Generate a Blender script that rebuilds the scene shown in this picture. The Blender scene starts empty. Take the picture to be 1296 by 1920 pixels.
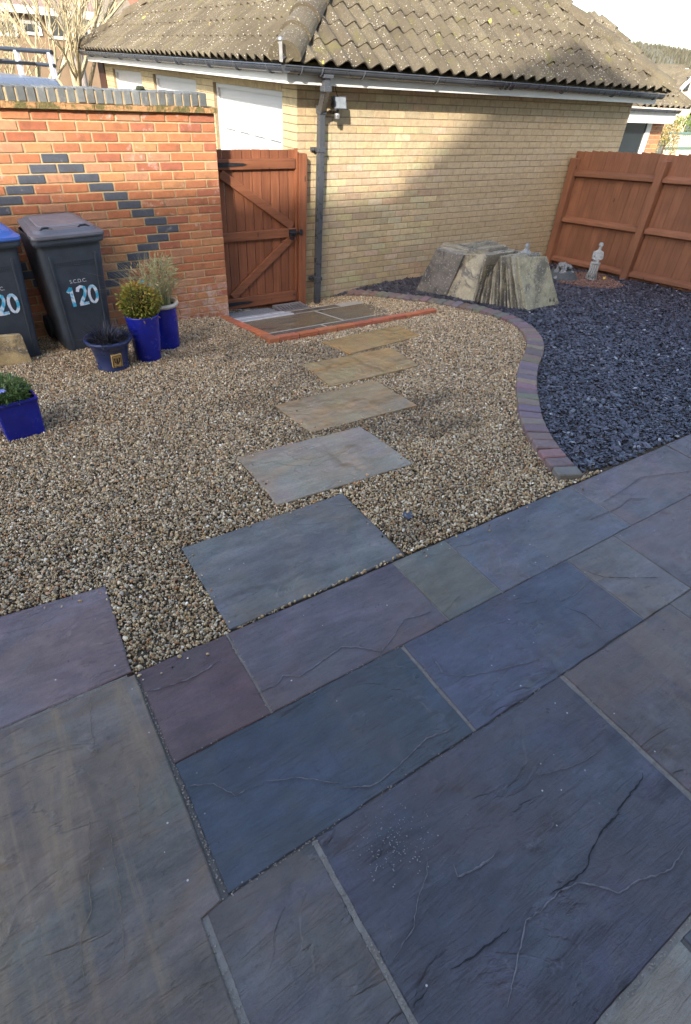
import bpy, bmesh, math, random
import numpy as np
from mathutils import Vector, Matrix

random.seed(7)
rng = np.random.default_rng(11)
SC = bpy.context.scene
COL = SC.collection
R = math.radians

# ------------------------------------------------------------------ camera
YAW, PITCH, ROLL, FPX = R(54.57974755), R(38.70077117), R(-4.1121626), 1030.11
CAMZ = 1.86
_f = Vector((math.cos(YAW) * math.cos(PITCH), math.sin(YAW) * math.cos(PITCH), -math.sin(PITCH)))
_r = Vector((math.sin(YAW), -math.cos(YAW), 0))
_d = _f.cross(_r)
_c, _s = math.cos(ROLL), math.sin(ROLL)
CX, CY = _c * _r + _s * _d, -_s * _r + _c * _d
cam_data = bpy.data.cameras.new('camera')
cam = bpy.data.objects.new('camera', cam_data)
COL.objects.link(cam)
M = Matrix((( CX.x, -CY.x, -_f.x, 0), (CX.y, -CY.y, -_f.y, 0), (CX.z, -CY.z, -_f.z, CAMZ), (0, 0, 0, 1)))
cam.matrix_world = M
cam_data.sensor_fit = 'VERTICAL'
cam_data.sensor_height = 24
cam_data.lens = 24 * FPX / 1920
cam_data.clip_start = 0.05
cam_data.clip_end = 2000
SC.camera = cam

# ------------------------------------------------------------------ light
SUN_EL, SUN_AZ = 28.0, 225.0          # azimuth clockwise from +Y: the sun stands behind the camera's left shoulder
SKY_STRENGTH, SUN_STRENGTH, EXPOSURE = 0.15, 2.0, 2.15
world = bpy.data.worlds.new('World')
SC.world = world
world.use_nodes = True
wn = world.node_tree.nodes
bg = wn['Background']
sky = wn.new('ShaderNodeTexSky')
sky.sky_type = 'NISHITA'
sky.sun_disc = False
sky.sun_elevation = R(SUN_EL)
sky.sun_rotation = R(SUN_AZ)
sky.altitude = 50
sky.air_density = 0.9
sky.dust_density = 2.2
sky.ozone_density = 0.6
world.node_tree.links.new(sky.outputs[0], bg.inputs[0])
bg.inputs[1].default_value = SKY_STRENGTH
sun_data = bpy.data.lights.new('sun', 'SUN')
sun_data.energy = SUN_STRENGTH
sun_data.angle = R(1.0)
sun_data.color = (1.0, 0.94, 0.84)
sun = bpy.data.objects.new('sun', sun_data)
COL.objects.link(sun)
SUNV = Vector((math.sin(R(SUN_AZ)) * math.cos(R(SUN_EL)), math.cos(R(SUN_AZ)) * math.cos(R(SUN_EL)), math.sin(R(SUN_EL))))
sun.rotation_euler = (-SUNV).to_track_quat('-Z', 'Y').to_euler()
sun.location = (-5, -5, 12)
SC.view_settings.view_transform = 'Standard'
SC.view_settings.look = 'None'
SC.view_settings.exposure = EXPOSURE
SC.view_settings.gamma = 1
SC.view_settings.use_curve_mapping = False

# ------------------------------------------------------------------ places
def ray(x, y):
    a, b = (x - 648) / FPX, (y - 960) / FPX
    return CX * a + CY * b + _f
def onz(x, y, z=0.0):
    d = ray(x, y); t = (z - CAMZ) / d.z
    return Vector((d.x * t, d.y * t, z))
def onv(x, y, v):
    d = ray(x, y); t = v / d.y
    return Vector((d.x * t, v, CAMZ + d.z * t))
def onu(x, y, u):
    d = ray(x, y); t = u / d.x
    return Vector((u, d.y * t, CAMZ + d.z * t))
def px(p):
    q = Vector(p) - Vector((0, 0, CAMZ))
    w = q.dot(_f)
    if w < 0.05: return (-9999, -9999)
    return (648 + FPX * q.dot(CX) / w, 960 + FPX * q.dot(CY) / w)
_BV = [-60, 2.0, 2.4, 3.3, 4.1, 4.5, 5.0, 5.5, 6.1, 60]
_BZ = [0, 0, -.01, -.08, -.12, -.16, -.2, -.25, -.30, -.45]
def ss(x): x = np.clip(x, 0, 1); return x * x * (3 - 2 * x)
def T(u, v):
    z = np.interp(v, _BV, _BZ)
    z = z - .15 * np.exp(-((u - 3.2) / .85) ** 2) * ss((v - 4.6) / 1.3)
    return z - .05 * ss((u - 5) / 2.5) * ss((v - 2) / 2)
def at(x, y, lift=0.0):
    z = -.1
    for _ in range(30):
        p = onz(x, y, z); z = float(T(p.x, p.y)) + lift
    return onz(x, y, z)

# ------------------------------------------------------------------ mesh helpers
class MB:
    def __init__(s): s.v = []; s.f = []; s.t = []
    def add(s, vs, fs, tone=None):
        o = len(s.v); s.v += [tuple(p) for p in vs]; s.f += [tuple(i + o for i in f) for f in fs]
        if tone is not None: s.t += [tone] * len(fs)
        return s
    def hexa(s, c):
        return s.add(c, [(3, 2, 1, 0), (4, 5, 6, 7), (0, 1, 5, 4), (1, 2, 6, 5), (2, 3, 7, 6), (3, 0, 4, 7)])
    def box(s, x0, x1, y0, y1, z0, z1):
        return s.hexa([(x0, y0, z0), (x1, y0, z0), (x1, y1, z0), (x0, y1, z0), (x0, y0, z1), (x1, y0, z1), (x1, y1, z1), (x0, y1, z1)])
    def beam(s, a, b, w, h, up=(0, 0, 1)):
        a, b = Vector(a), Vector(b); d = (b - a).normalized(); sd = d.cross(Vector(up)).normalized(); u2 = sd.cross(d)
        q = [sd * i * w / 2 + u2 * j * h / 2 for i, j in ((-1, -1), (1, -1), (1, 1), (-1, 1))]
        return s.hexa([a + q[0], a + q[1], b + q[1], b + q[0], a + q[3], a + q[2], b + q[2], b + q[3]])
    def tube(s, pts, rad, n=8, caps=True, tone=None):
        pts = [Vector(p) for p in pts]
        if not hasattr(rad, '__len__'): rad = [rad] * len(pts)
        vs = []; ref = Vector((0, 0, 1))
        for i, p in enumerate(pts):
            d = (pts[min(i + 1, len(pts) - 1)] - pts[max(i - 1, 0)])
            d = d.normalized() if d.length > 1e-9 else Vector((0, 0, 1))
            if abs(d.dot(ref)) > .95: ref = Vector((1, 0, 0)) if abs(d.x) < .8 else Vector((0, 1, 0))
            a = d.cross(ref).normalized(); b = d.cross(a)
            for k in range(n):
                t = 2 * math.pi * k / n
                vs.append(p + (a * math.cos(t) + b * math.sin(t)) * rad[i])
        fs = []
        for i in range(len(pts) - 1):
            for k in range(n):
                fs.append((i * n + k, i * n + (k + 1) % n, (i + 1) * n + (k + 1) % n, (i + 1) * n + k))
        if caps:
            fs.append(tuple(range(n - 1, -1, -1))); fs.append(tuple(range((len(pts) - 1) * n, len(pts) * n)))
        return s.add(vs, fs, tone)
    def lathe(s, prof, n=32, c=(0, 0, 0), caps=True):
        vs = []; fs = []
        for r, z in prof:
            for k in range(n):
                t = 2 * math.pi * k / n; vs.append((c[0] + r * math.cos(t), c[1] + r * math.sin(t), c[2] + z))
        for i in range(len(prof) - 1):
            for k in range(n): fs.append((i * n + k, i * n + (k + 1) % n, (i + 1) * n + (k + 1) % n, (i + 1) * n + k))
        if caps:
            fs.append(tuple(range(n - 1, -1, -1))); fs.append(tuple(range((len(prof) - 1) * n, len(prof) * n)))
        return s.add(vs, fs)
    def prism(s, poly, z0, z1, ch=0.0):
        """poly counter-clockwise; z0,z1 numbers or functions of (x,y)"""
        g = lambda z, p: z(p[0], p[1]) if callable(z) else z
        n = len(poly)
        vs = [(p[0], p[1], g(z0, p)) for p in poly] + [(p[0], p[1], g(z1, p) - ch) for p in poly]
        fs = [tuple(range(n - 1, -1, -1))] + [(i, (i + 1) % n, n + (i + 1) % n, n + i) for i in range(n)]
        if ch:
            c = Vector((sum(p[0] for p in poly) / n, sum(p[1] for p in poly) / n))
            for i in range(n):
                a, b, e = Vector(poly[i - 1][:2]), Vector(poly[i][:2]), Vector(poly[(i + 1) % n][:2])
                n1 = Vector((-(b - a).y, (b - a).x)).normalized(); n2 = Vector((-(e - b).y, (e - b).x)).normalized()
                q = b + (n1 + n2).normalized() * ch * 1.2
                vs.append((q.x, q.y, g(z1, b)))
            fs += [(n + i, n + (i + 1) % n, 2 * n + (i + 1) % n, 2 * n + i) for i in range(n)]
            fs.append(tuple(range(2 * n, 3 * n)))
        else: fs.append(tuple(range(n, 2 * n)))
        return s.add(vs, fs)
    def mesh(s, name, mat=None, smooth=False):
        m = bpy.data.meshes.new(name); m.from_pydata(s.v, [], s.f)
        if mat: m.materials.append(mat)
        if s.t:
            a = m.attributes.new('tone', 'FLOAT', 'FACE'); a.data.foreach_set('value', s.t)
        if smooth: m.polygons.foreach_set('use_smooth', [True] * len(m.polygons))
        m.update(); return m
    def build(s, name, mat=None, parent=None, smooth=False, color=None):
        return link(name, s.mesh(name, mat, smooth), parent, color)
def link(name, data, parent=None, color=None, loc=None):
    o = bpy.data.objects.new(name, data); COL.objects.link(o)
    if parent is not None: o.parent = parent
    if color is not None: o.color = color if len(color) == 4 else (*color, 1)
    if loc is not None: o.location = loc
    return o
def tag(o, label=None, cat=None, group=None, kind=None):
    if label: o['label'] = label
    if cat: o['category'] = cat
    if group: o['group'] = group
    if kind: o['kind'] = kind
    return o
def thing(name, label, cat, loc=(0, 0, 0), rz=0, group=None):
    o = bpy.data.objects.new(name, None); COL.objects.link(o)
    o.location = loc; o.rotation_euler = (0, 0, rz); o.empty_display_size = .1
    return tag(o, label, cat, group)
def bevel(o, w, seg=2):
    m = o.modifiers.new('bevel', 'BEVEL'); m.width = w; m.segments = seg; m.limit_method = 'ANGLE'
    return o
def chamfer_box(name, sx, sy, sz, c, mat):
    """box centred on origin with bevelled edges, shared by alike pieces"""
    bm = bmesh.new(); bmesh.ops.create_cube(bm, size=1)
    bmesh.ops.scale(bm, vec=(sx, sy, sz), verts=bm.verts)
    bmesh.ops.bevel(bm, geom=bm.edges[:], offset=c, segments=1, affect='EDGES')
    m = bpy.data.meshes.new(name); bm.to_mesh(m); bm.free(); m.materials.append(mat); return m
def wobble(poly, amp, step, seed=0):
    rr = random.Random(seed); out = []
    n = len(poly)
    for i in range(n):
        a, b = Vector(poly[i][:2]), Vector(poly[(i + 1) % n][:2]); L = (b - a).length; k = max(1, int(L / step))
        nr = Vector((-(b - a).y, (b - a).x)).normalized()
        for j in range(k):
            p = a.lerp(b, j / k)
            p += nr * rr.uniform(-amp, amp) if j else nr * 0
            out.append((p.x, p.y))
    return out

# ------------------------------------------------------------------ materials
class NT:
    def __init__(s, name):
        s.m = bpy.data.materials.new(name); s.m.use_nodes = True; s.t = s.m.node_tree; s.n = s.t.nodes; s.b = s.n['Principled BSDF']
    def node(s, typ, **k):
        n = s.n.new(typ)
        for a, v in k.items(): setattr(n, a, v)
        return n
    def put(s, sock, v):
        if hasattr(v, 'is_output') or isinstance(v, bpy.types.NodeSocket): s.t.links.new(v, sock)
        elif v is not None:
            if hasattr(sock.default_value, '__len__') and not hasattr(v, '__len__'): v = (v,) * len(sock.default_value)
            if hasattr(sock.default_value, '__len__') and len(sock.default_value) == 4 and len(v) == 3: v = (*v, 1)
            sock.default_value = v
    def coord(s, which='Object'): return s.node('ShaderNodeTexCoord').outputs[which]
    def pos(s): return s.node('ShaderNodeNewGeometry').outputs['Position']
    def info(s, o='Random'): return s.node('ShaderNodeObjectInfo').outputs[o]
    def math(s, op, a, b=0.0, c=None, clamp=False):
        n = s.node('ShaderNodeMath', operation=op, use_clamp=clamp); s.put(n.inputs[0], a); s.put(n.inputs[1], b)
        if c is not None: s.put(n.inputs[2], c)
        return n.outputs[0]
    def vmath(s, op, a, b=None):
        n = s.node('ShaderNodeVectorMath', operation=op); s.put(n.inputs[0], a)
        if op == 'SCALE': s.put(n.inputs['Scale'], b)
        elif b is not None: s.put(n.inputs[1], b)
        return n.outputs[0]
    def noise(s, vec, scale, detail=4, rough=.55, dist=0.0, out=0):
        n = s.node('ShaderNodeTexNoise'); s.put(n.inputs['Vector'], vec); n.inputs['Scale'].default_value = scale
        n.inputs['Detail'].default_value = detail; n.inputs['Roughness'].default_value = rough; n.inputs['Distortion'].default_value = dist
        return n.outputs[out]
    def voro(s, vec, scale, feature='F1', out='Distance', rand=1.0):
        n = s.node('ShaderNodeTexVoronoi', feature=feature); s.put(n.inputs['Vector'], vec); n.inputs['Scale'].default_value = scale
        n.inputs['Randomness'].default_value = rand
        return n.outputs[out]
    def ramp(s, fac, stops, interp='LINEAR'):
        n = s.node('ShaderNodeValToRGB'); n.color_ramp.interpolation = interp; e = n.color_ramp.elements
        while len(e) < len(stops): e.new(.5)
        for i, (p, c) in enumerate(stops):
            e[i].position = p; e[i].color = (*c, 1) if hasattr(c, '__len__') else (c, c, c, 1)
        s.put(n.inputs[0], fac); return n.outputs[0]
    def step(s, fac, a, b): 
        n = s.node('ShaderNodeMapRange'); n.interpolation_type = 'SMOOTHSTEP'
        s.put(n.inputs['Value'], fac); n.inputs['From Min'].default_value = a; n.inputs['From Max'].default_value = b; return n.outputs[0]
    def rng(s, fac, a, b, c, d):
        n = s.node('ShaderNodeMapRange'); s.put(n.inputs['Value'], fac)
        for i, v in zip(('From Min', 'From Max', 'To Min', 'To Max'), (a, b, c, d)): n.inputs[i].default_value = v
        return n.outputs[0]
    def mix(s, fac, a, b, mode='MIX'):
        n = s.node('ShaderNodeMix', data_type='RGBA', blend_type=mode); s.put(n.inputs[0], fac); s.put(n.inputs[6], a); s.put(n.inputs[7], b)
        return n.outputs[2]
    def hsv(s, col, h=.5, sat=1.0, val=1.0):
        n = s.node('ShaderNodeHueSaturation'); s.put(n.inputs['Hue'], h); s.put(n.inputs['Saturation'], sat); s.put(n.inputs['Value'], val); s.put(n.inputs['Color'], col); return n.outputs[0]
    def scaled(s, vec, sc):
        n = s.node('ShaderNodeMapping'); n.inputs['Scale'].default_value = sc; s.put(n.inputs['Vector'], vec); return n.outputs[0]
    def shifted(s, vec):
        r = s.info('Random'); k = s.vmath('SCALE', (37.1, 19.7, 53.3), r); return s.vmath('ADD', vec, k)
    def bump(s, h, strength=.4, dist=.01, normal=None):
        n = s.node('ShaderNodeBump'); n.inputs['Strength'].default_value = strength; n.inputs['Distance'].default_value = dist
        s.put(n.inputs['Height'], h)
        if normal is not None: s.put(n.inputs['Normal'], normal)
        return n.outputs[0]
    def out(s, col, rough=.7, normal=None, spec=None, metal=0.0):
        s.put(s.b.inputs['Base Color'], col); s.put(s.b.inputs['Roughness'], rough)
        if normal is not None: s.put(s.b.inputs['Normal'], normal)
        if spec is not None: s.put(s.b.inputs['Specular IOR Level'], spec)
        s.b.inputs['Metallic'].default_value = metal
        return s.m

def m_plain(name, col, rough=.6, var=.15, scale=14, bump=.15, spec=None, metal=0.0, dist=.004):
    t = NT(name); c = t.shifted(t.coord())
    n = t.noise(c, scale, 5, .6); k = t.rng(n, .25, .75, 1 - var, 1 + var)
    colr = t.hsv(col, val=k)
    r = t.rng(t.noise(c, scale * 2.3, 3), .2, .8, max(.05, rough - .1), min(1, rough + .1))
    return t.out(colr, r, t.bump(t.noise(c, scale * 6, 4), bump, dist), spec, metal)

def m_brick(name, eff=.0, lime=.0, stain=(.09, .06, .04)):
    """fired clay, colour from the object's own colour; eff = salt bloom, lime = lime smears low on the wall"""
    t = NT(name); p = t.pos(); oc = t.info('Color'); rnd = t.info('Random')
    base = t.hsv(oc, h=t.rng(rnd, 0, 1, .497, .503), val=t.rng(rnd, 0, 1, .9, 1.1))
    n1 = t.noise(p, 22, 6, .65); base = t.hsv(base, val=t.rng(n1, .25, .75, .78, 1.2))
    n2 = t.noise(p, 9, 3, .6); base = t.mix(t.math('MULTIPLY', t.step(n2, .56, .72), .35), base, stain)
    if eff:
        w = t.math('MULTIPLY', t.step(t.noise(t.shifted(p), 13, 4, .7), .55, .75), t.step(t.noise(p, 1.6, 2), .42, .62))
        base = t.mix(t.math('MULTIPLY', w, eff), base, (.62, .55, .5))
    if lime:
        z = t.node('ShaderNodeSeparateXYZ'); t.put(z.inputs[0], p)
        lo = t.math('MULTIPLY', t.step(t.math('MULTIPLY', z.outputs[2], -1.0), -.22, .12), t.step(z.outputs[0], 1.2, 2.2))
        w = t.math('MULTIPLY', lo, t.step(t.noise(p, 14, 5, .75), .45, .66))
        base = t.mix(t.math('MULTIPLY', w, lime), base, (.5, .42, .38))
    h = t.math('ADD', t.noise(p, 60, 5, .7), t.math('MULTIPLY', t.noise(p, 240, 3), .5))
    return t.out(base, t.rng(n1, .3, .7, .6, .9), t.bump(h, .45, .006), .3)

def m_mortar(name, col):
    t = NT(name); p = t.pos(); n = t.noise(p, 30, 6, .7)
    c = t.hsv(col, val=t.rng(n, .2, .8, .65, 1.2)); c = t.mix(t.math('MULTIPLY', t.step(t.noise(p, 3, 4), .5, .7), .45), c, (.16, .13, .10))
    return t.out(c, .95, t.bump(t.noise(p, 180, 4, .8), .7, .006), .15)

def m_stone(name, wet=0.0):
    """riven sandstone paving, base from object colour, alpha = amount of rust banding"""
    t = NT(name); p0 = t.pos(); p = t.shifted(p0); oc = t.info('Color'); al = t.info('Alpha')
    st = t.scaled(p, (1.0, 2.6, 1.0))
    big = t.noise(st, 1.7, 5, .6, .6); mid = t.noise(st, 7, 6, .65, .3); fine = t.noise(p, 90, 5, .7)
    w0, w1 = (.84, 1.16) if wet else (.66, 1.36); base = t.hsv(oc, val=t.rng(big, .3, .7, w0, w1))
    base = t.hsv(base, val=t.rng(mid, .3, .7, .90 if wet else .78, 1.1 if wet else 1.22))
    stk = t.noise(t.scaled(p, (3, 34, 1)), 1.3, 5, .7, .8); base = t.hsv(base, val=t.rng(stk, .3, .7, .88, 1.13))
    base = t.hsv(base, val=t.rng(fine, .2, .8, .82, 1.2))
    tint = t.noise(p, 2.1, 4, .6, 1.0, out=1)
    base = t.mix(.22, base, t.vmath('SCALE', t.mix(1.0, base, tint, 'MULTIPLY'), 2.0))
    warm_ = t.mix(.55, oc, t.mix(1.0, oc, (1.55, 1.15, .80, 1), 'MULTIPLY'))
    base = t.mix(t.math('MULTIPLY', t.step(t.noise(t.scaled(p, (1, 1.7, 1)), 1.5, 5, .65, .8), .46, .62), .75), base, t.hsv(warm_, val=t.rng(mid, .3, .7, .72, 1.15)))
    # rust / ochre bands running across the slab
    rb = t.step(t.noise(t.scaled(p, (8, .8, 1)), 1.0, 6, .66, .6), .47, .66)
    base = t.mix(t.math('MULTIPLY', rb, t.math('MULTIPLY', al, .75)), base, (.235, .16, .085))
    # riven terraces: contour lines of a warped height field
    hf = t.noise(t.scaled(p, (1.0, 2.0, 1.0)), 1.9, 6, .5, .8)
    k = t.math('MULTIPLY', hf, 7.0); fr = t.math('FRACT', k)
    edge = t.math('SUBTRACT', 1.0, t.step(t.math('ABSOLUTE', t.math('SUBTRACT', fr, .5)), .0, .055))
    gate = t.step(t.noise(p, 2.4, 3), .47, .64)
    edge = t.math('MULTIPLY', edge, gate)
    base = t.mix(t.math('MULTIPLY', edge, .34), base, t.vmath('ADD', t.vmath('SCALE', oc, 1.6), (.05, .047, .05)))
    # specks of grit and pale dust
    sp = t.math('LESS_THAN', t.voro(p, 16, out='Distance'), .05)
    base = t.mix(t.math('MULTIPLY', sp, t.step(t.noise(p, 3), .5, .6)), base, (.5, .48, .45))
    dust = t.step(t.noise(p, 5.5, 8, .78), .56, .8); base = t.mix(t.math('MULTIPLY', dust, .38), base, t.vmath('ADD', t.vmath('SCALE', oc, 1.5), (.03, .03, .03)))
    pit = t.step(t.noise(p, 30, 6, .8), .34, .44); base = t.hsv(base, val=t.rng(pit, 0, 1, .9 if wet else .72, 1.0))
    ripple = t.noise(t.scaled(p, (4, 26, 1)), 1.6, 4, .6, 1.4)
    terr = t.math('ADD', t.math('FLOOR', k), t.step(fr, .42, .58))
    h = t.math('ADD', t.math('MULTIPLY', t.math('MULTIPLY', terr, gate), .6), t.math('ADD', t.math('MULTIPLY', ripple, .22 if wet else .6), t.math('MULTIPLY', fine, .16)))
    nm = t.bump(h, .9, .011)
    nm = t.bump(t.math('ADD', t.noise(p, 260, 3, .8), t.math('MULTIPLY', t.noise(p, 34, 6, .75), 1.6)), .5, .004, nm)
    if wet: r = t.rng(mid, .3, .7, .10, .26)
    else: r = t.rng(t.noise(p, 5, 6, .75), .3, .7, .26, .58)
    return t.out(base, r, nm, .5)

def m_oldstone(name):
    """old weathered concrete paving with lichen"""
    t = NT(name); p = t.pos(); oc = t.info('Color')
    a = t.noise(p, 5, 6, .68); b = t.noise(p, 34, 6, .75)
    c = t.mix(1.0, oc, (1.07, 1.0, .88, 1), 'MULTIPLY'); c = t.hsv(c, val=t.rng(a, .25, .75, .6, 1.3)); c = t.hsv(c, val=t.rng(b, .2, .8, .75, 1.25))
    c = t.mix(t.math('MULTIPLY', t.step(t.noise(p, 4.2, 6, .7, .5), .50, .62), .75), c, (.10, .095, .09))
    c = t.mix(t.math('MULTIPLY', t.step(t.noise(p, 6, 5, .7), .58, .70),   .45), c, (.24, .21, .10))
    c = t.mix(t.math('MULTIPLY', t.step(t.noise(p, 48, 3, .6), .60, .66), .7), c, (.55, .53, .46))
    return t.out(c, .92, t.bump(t.math('ADD', b, t.noise(p, 120, 4, .8)), .8, .012), .2)

def m_wood(name, col, dark, grain_axis=2, gloss=.55):
    t = NT(name); p = t.shifted(t.pos()); sc = [26, 26, 26]; sc[grain_axis] = 1.6
    g = t.noise(t.scaled(p, tuple(sc)), 1.6, 6, .65, .4); m = t.noise(p, 3.0, 4)
    rnd = t.info('Random')
    c = t.mix(t.rng(g, .3, .72, 0, 1), dark, col); c = t.hsv(c, val=t.rng(m, .25, .75, .82, 1.16)); c = t.hsv(c, val=t.rng(rnd, 0, 1, .88, 1.1))
    kn = t.math('LESS_THAN', t.voro(t.scaled(p, (3.5, 3.5, 1.1)), 1.8), .06); c = t.mix(t.math('MULTIPLY', kn, .8), c, (.05, .025, .015))
    return t.out(c, t.rng(g, .2, .8, gloss - .08, gloss + .2), t.bump(g, .35, .004), .35)

def m_tile(name):
    t = NT(name); p = t.pos(); rnd = t.info('Random'); at_ = t.node('ShaderNodeAttribute'); at_.attribute_name = 'tone'
    c = t.ramp(t.noise(p, 2.3, 5, .6), [(.3, (.088, .071, .048)), (.55, (.122, .100, .066)), (.75, (.15, .126, .076))])
    c = t.hsv(c, val=t.rng(t.math('ADD', rnd, at_.outputs['Fac']), 0, 1.6, .82, 1.22)); c = t.hsv(c, val=t.rng(t.noise(p, 45, 6, .75), .2, .8, .68, 1.3))
    mo = t.step(t.noise(p, 3.6, 6, .72, .4), .56, .68); c = t.mix(t.math('MULTIPLY', mo, .7), c, (.12, .11, .035))
    ye = t.step(t.noise(p, 5.1, 3, .6), .69, .73); c = t.mix(t.math('MULTIPLY', ye, .8), c, (.50, .40, .09))
    def spots(sc, r):
        v = t.vmath('ADD', p, t.vmath('SCALE', t.noise(p, 40, 2, out=1), .02))
        return t.math('LESS_THAN', t.voro(v, sc), r)
    s1 = t.math('MULTIPLY', spots(34, .22), t.step(t.noise(p, 4, 4, .7), .50, .55)); s2 = t.math('MULTIPLY', spots(75, .17), t.step(t.noise(p, 2.2, 4, .7), .42, .55))
    c = t.mix(t.math('MULTIPLY', t.math('MAXIMUM', s1, s2), .75), c, (.50, .47, .39))
    return t.out(c, .95, t.bump(t.noise(p, 130, 5, .8), .8, .008), .2)

def m_pebble(name, stops, rough, warm=(1, 1, 1)):
    t = NT(name); a = t.node('ShaderNodeAttribute'); a.attribute_type = 'INSTANCER'; a.attribute_name = 'tone'
    c = t.ramp(a.outputs['Fac'], stops, 'LINEAR'); o = t.coord(); n = t.noise(o, 2.2, 3, .6)
    c = t.hsv(c, val=t.rng(n, .2, .8, .75, 1.2))
    c = t.mix(1.0, c, warm + (1,), 'MULTIPLY'); d_ = t.node('ShaderNodeAttribute'); d_.attribute_type = 'INSTANCER'; d_.attribute_name = 'damp'; c = t.hsv(c, val=d_.outputs['Fac'])
    return t.out(c, rough, None, .45)

def m_leaf(name, stops, rough=.55, trans=.25):
    t = NT(name); a = t.node('ShaderNodeAttribute'); a.attribute_name = 'tone'
    c = t.ramp(a.outputs['Fac'], stops)
    m = t.out(c, rough, None, .3)
    tr = t.node('ShaderNodeBsdfTranslucent'); t.put(tr.inputs[0], c); mx = t.node('ShaderNodeMixShader'); mx.inputs[0].default_value = trans
    t.t.links.new(t.b.outputs[0], mx.inputs[1]); t.t.links.new(tr.outputs[0], mx.inputs[2])
    t.t.links.new(mx.outputs[0], t.n['Material Output'].inputs[0]); return m

def m_glaze(name, c1, c2, rough=.14):
    t = NT(name); p = t.pos(); n = t.noise(p, 7, 4, .6)
    c = t.mix(t.rng(n, .3, .7, 0, 1), c1, c2); c = t.mix(t.math('MULTIPLY', t.step(t.noise(p, 24, 6, .75), .58, .75), .25), c, (.2, .2, .26))
    return t.out(c, t.rng(t.noise(p, 18, 4), .3, .7, rough, rough + .16), t.bump(t.noise(p, 26, 2), .08, .01), .5)

MAT = dict(
    red=m_brick('red_brick_clay', .6, .8), buff=m_brick('buff_brick_clay', 0, 0, (.25, .17, .08)), blue=m_brick('blue_engineering_clay', .3),
    paver=m_brick('block_paver', .15), mortar_red=m_mortar('cream_mortar', (.52, .385, .215)), mortar_buff=m_mortar('buff_mortar', (.29, .225, .14)),
    mortar_pave=m_mortar('grey_jointing', (.22, .20, .19)), stone=m_stone('riven_sandstone'), wetstone=m_stone('wet_riven_sandstone', 1.0),
    oldstone=m_oldstone('weathered_paving'), gate=m_wood('gate_stain', (.25, .090, .040), (.13, .045, .021)), fence=m_wood('fence_stain', (.26, .112, .056), (.17, .070, .038), 2, .75),
    fence_rail=m_wood('fence_rail_stain', (.27, .116, .058), (.18, .074, .04), 1, .7), tile=m_tile('lichened_concrete_tile'),
    upvc=m_plain('white_boards', (.64, .62, .57), .45, .06, 3, .05), door=m_plain('white_door_paint', (.50, .50, .485), .35, .03, 2, .03),
    gutter=m_plain('grey_plastic', (.058, .062, .070), .30, .25, 5, .1), black=m_plain('black_plastic', (.018, .019, .021), .4, .3, 8, .1),
    iron=m_plain('black_iron', (.03, .032, .036), .45, .3, 30, .2, metal=.5), galv=m_plain('galvanised_steel', (.5, .5, .5), .4, .2, 30, .15, metal=.8),
    bin=m_plain('charcoal_bin_plastic', (.050, .062, .080), .42, .28, 9, .08), binlid=m_plain('grey_lid_plastic', (.12, .125, .145), .38, .15, 6, .06),
    binblue=m_plain('blue_lid_plastic', (.05, .13, .42), .38, .12, 6, .05), tyre=m_plain('tyre_rubber', (.02, .02, .02), .8),
    soil=m_plain('dark_soil', (.035, .026, .018), .95, .4, 30, .8, dist=.02), statue=m_plain('cast_stone', (.37, .37, .35), .9, .3, 22, .6, dist=.01),
    glass=m_plain('dark_window_glass', (.02, .025, .03), .06, .1, 2, .0, .8), ochre=m_plain('ochre_plaque', (.50, .33, .12), .5, .25, 40, .2),
    blueglaze=m_glaze('cobalt_glaze', (.008, .012, .20), (.012, .022, .30)), navyglaze=m_glaze('navy_glaze', (.022, .032, .09), (.03, .045, .13), .25),
    cream=m_plain('cream_glaze', (.55, .47, .36), .35, .2, 20, .1), terracotta=m_plain('orange_brick', (.48, .15, .07), .6, .2, 30, .3),
)

# ------------------------------------------------------------------ setting: ground sheets
def grid_mesh(name, u0, u1, v0, v1, n, m, zf, mat):
    b = MB(); us = np.linspace(u0, u1, n); vs = np.linspace(v0, v1, m)
    V = [(float(u), float(v), float(zf(u, v))) for v in vs for u in us]
    F = [(j * n + i, j * n + i + 1, (j + 1) * n + i + 1, (j + 1) * n + i) for j in range(m - 1) for i in range(n - 1)]
    return b.add(V, F).mesh(name, mat, True)
t = NT('field_earth'); p = t.pos()
g_m = t.out(t.ramp(t.noise(p, .12, 5), [(.35, (.07, .075, .04)), (.65, (.11, .10, .06))]), .95)
tag(link('ground', MB().add([(-400, -400, -.75), (400, -400, -.75), (400, 900, -.75), (-400, 900, -.75)], [(0, 1, 2, 3)]).mesh('ground', g_m)), kind='structure')
t = NT('grit_soil'); p = t.pos()
soil_m = t.out(t.ramp(t.noise(p, 60, 5, .8), [(.3, (.03, .024, .018)), (.55, (.12, .09, .055)), (.75, (.24, .19, .12))]), .9, t.bump(t.noise(p, 90, 4), .8, .01))
tag(link('gravel_bed', grid_mesh('gravel_bed', -7, 8.0, -.95, 6.0, 76, 70, lambda u, v: T(u, v) - .022 - .1 * (v < 1.40) , soil_m)), kind='structure')
t = NT('driveway_asphalt'); p = t.pos()
asph = t.out(t.ramp(t.noise(p, 40, 5, .8), [(.3, (.05, .05, .05)), (.7, (.11, .105, .1))]), .9, t.bump(t.noise(p, 150, 3), .6, .006))
tag(link('driveway', MB().add([(-30, 5.95, -.47), (3.6, 5.95, -.47), (3.6, 29, -.47), (-30, 29, -.47)], [(0, 1, 2, 3)]).mesh('driveway', asph)), kind='structure')

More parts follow.
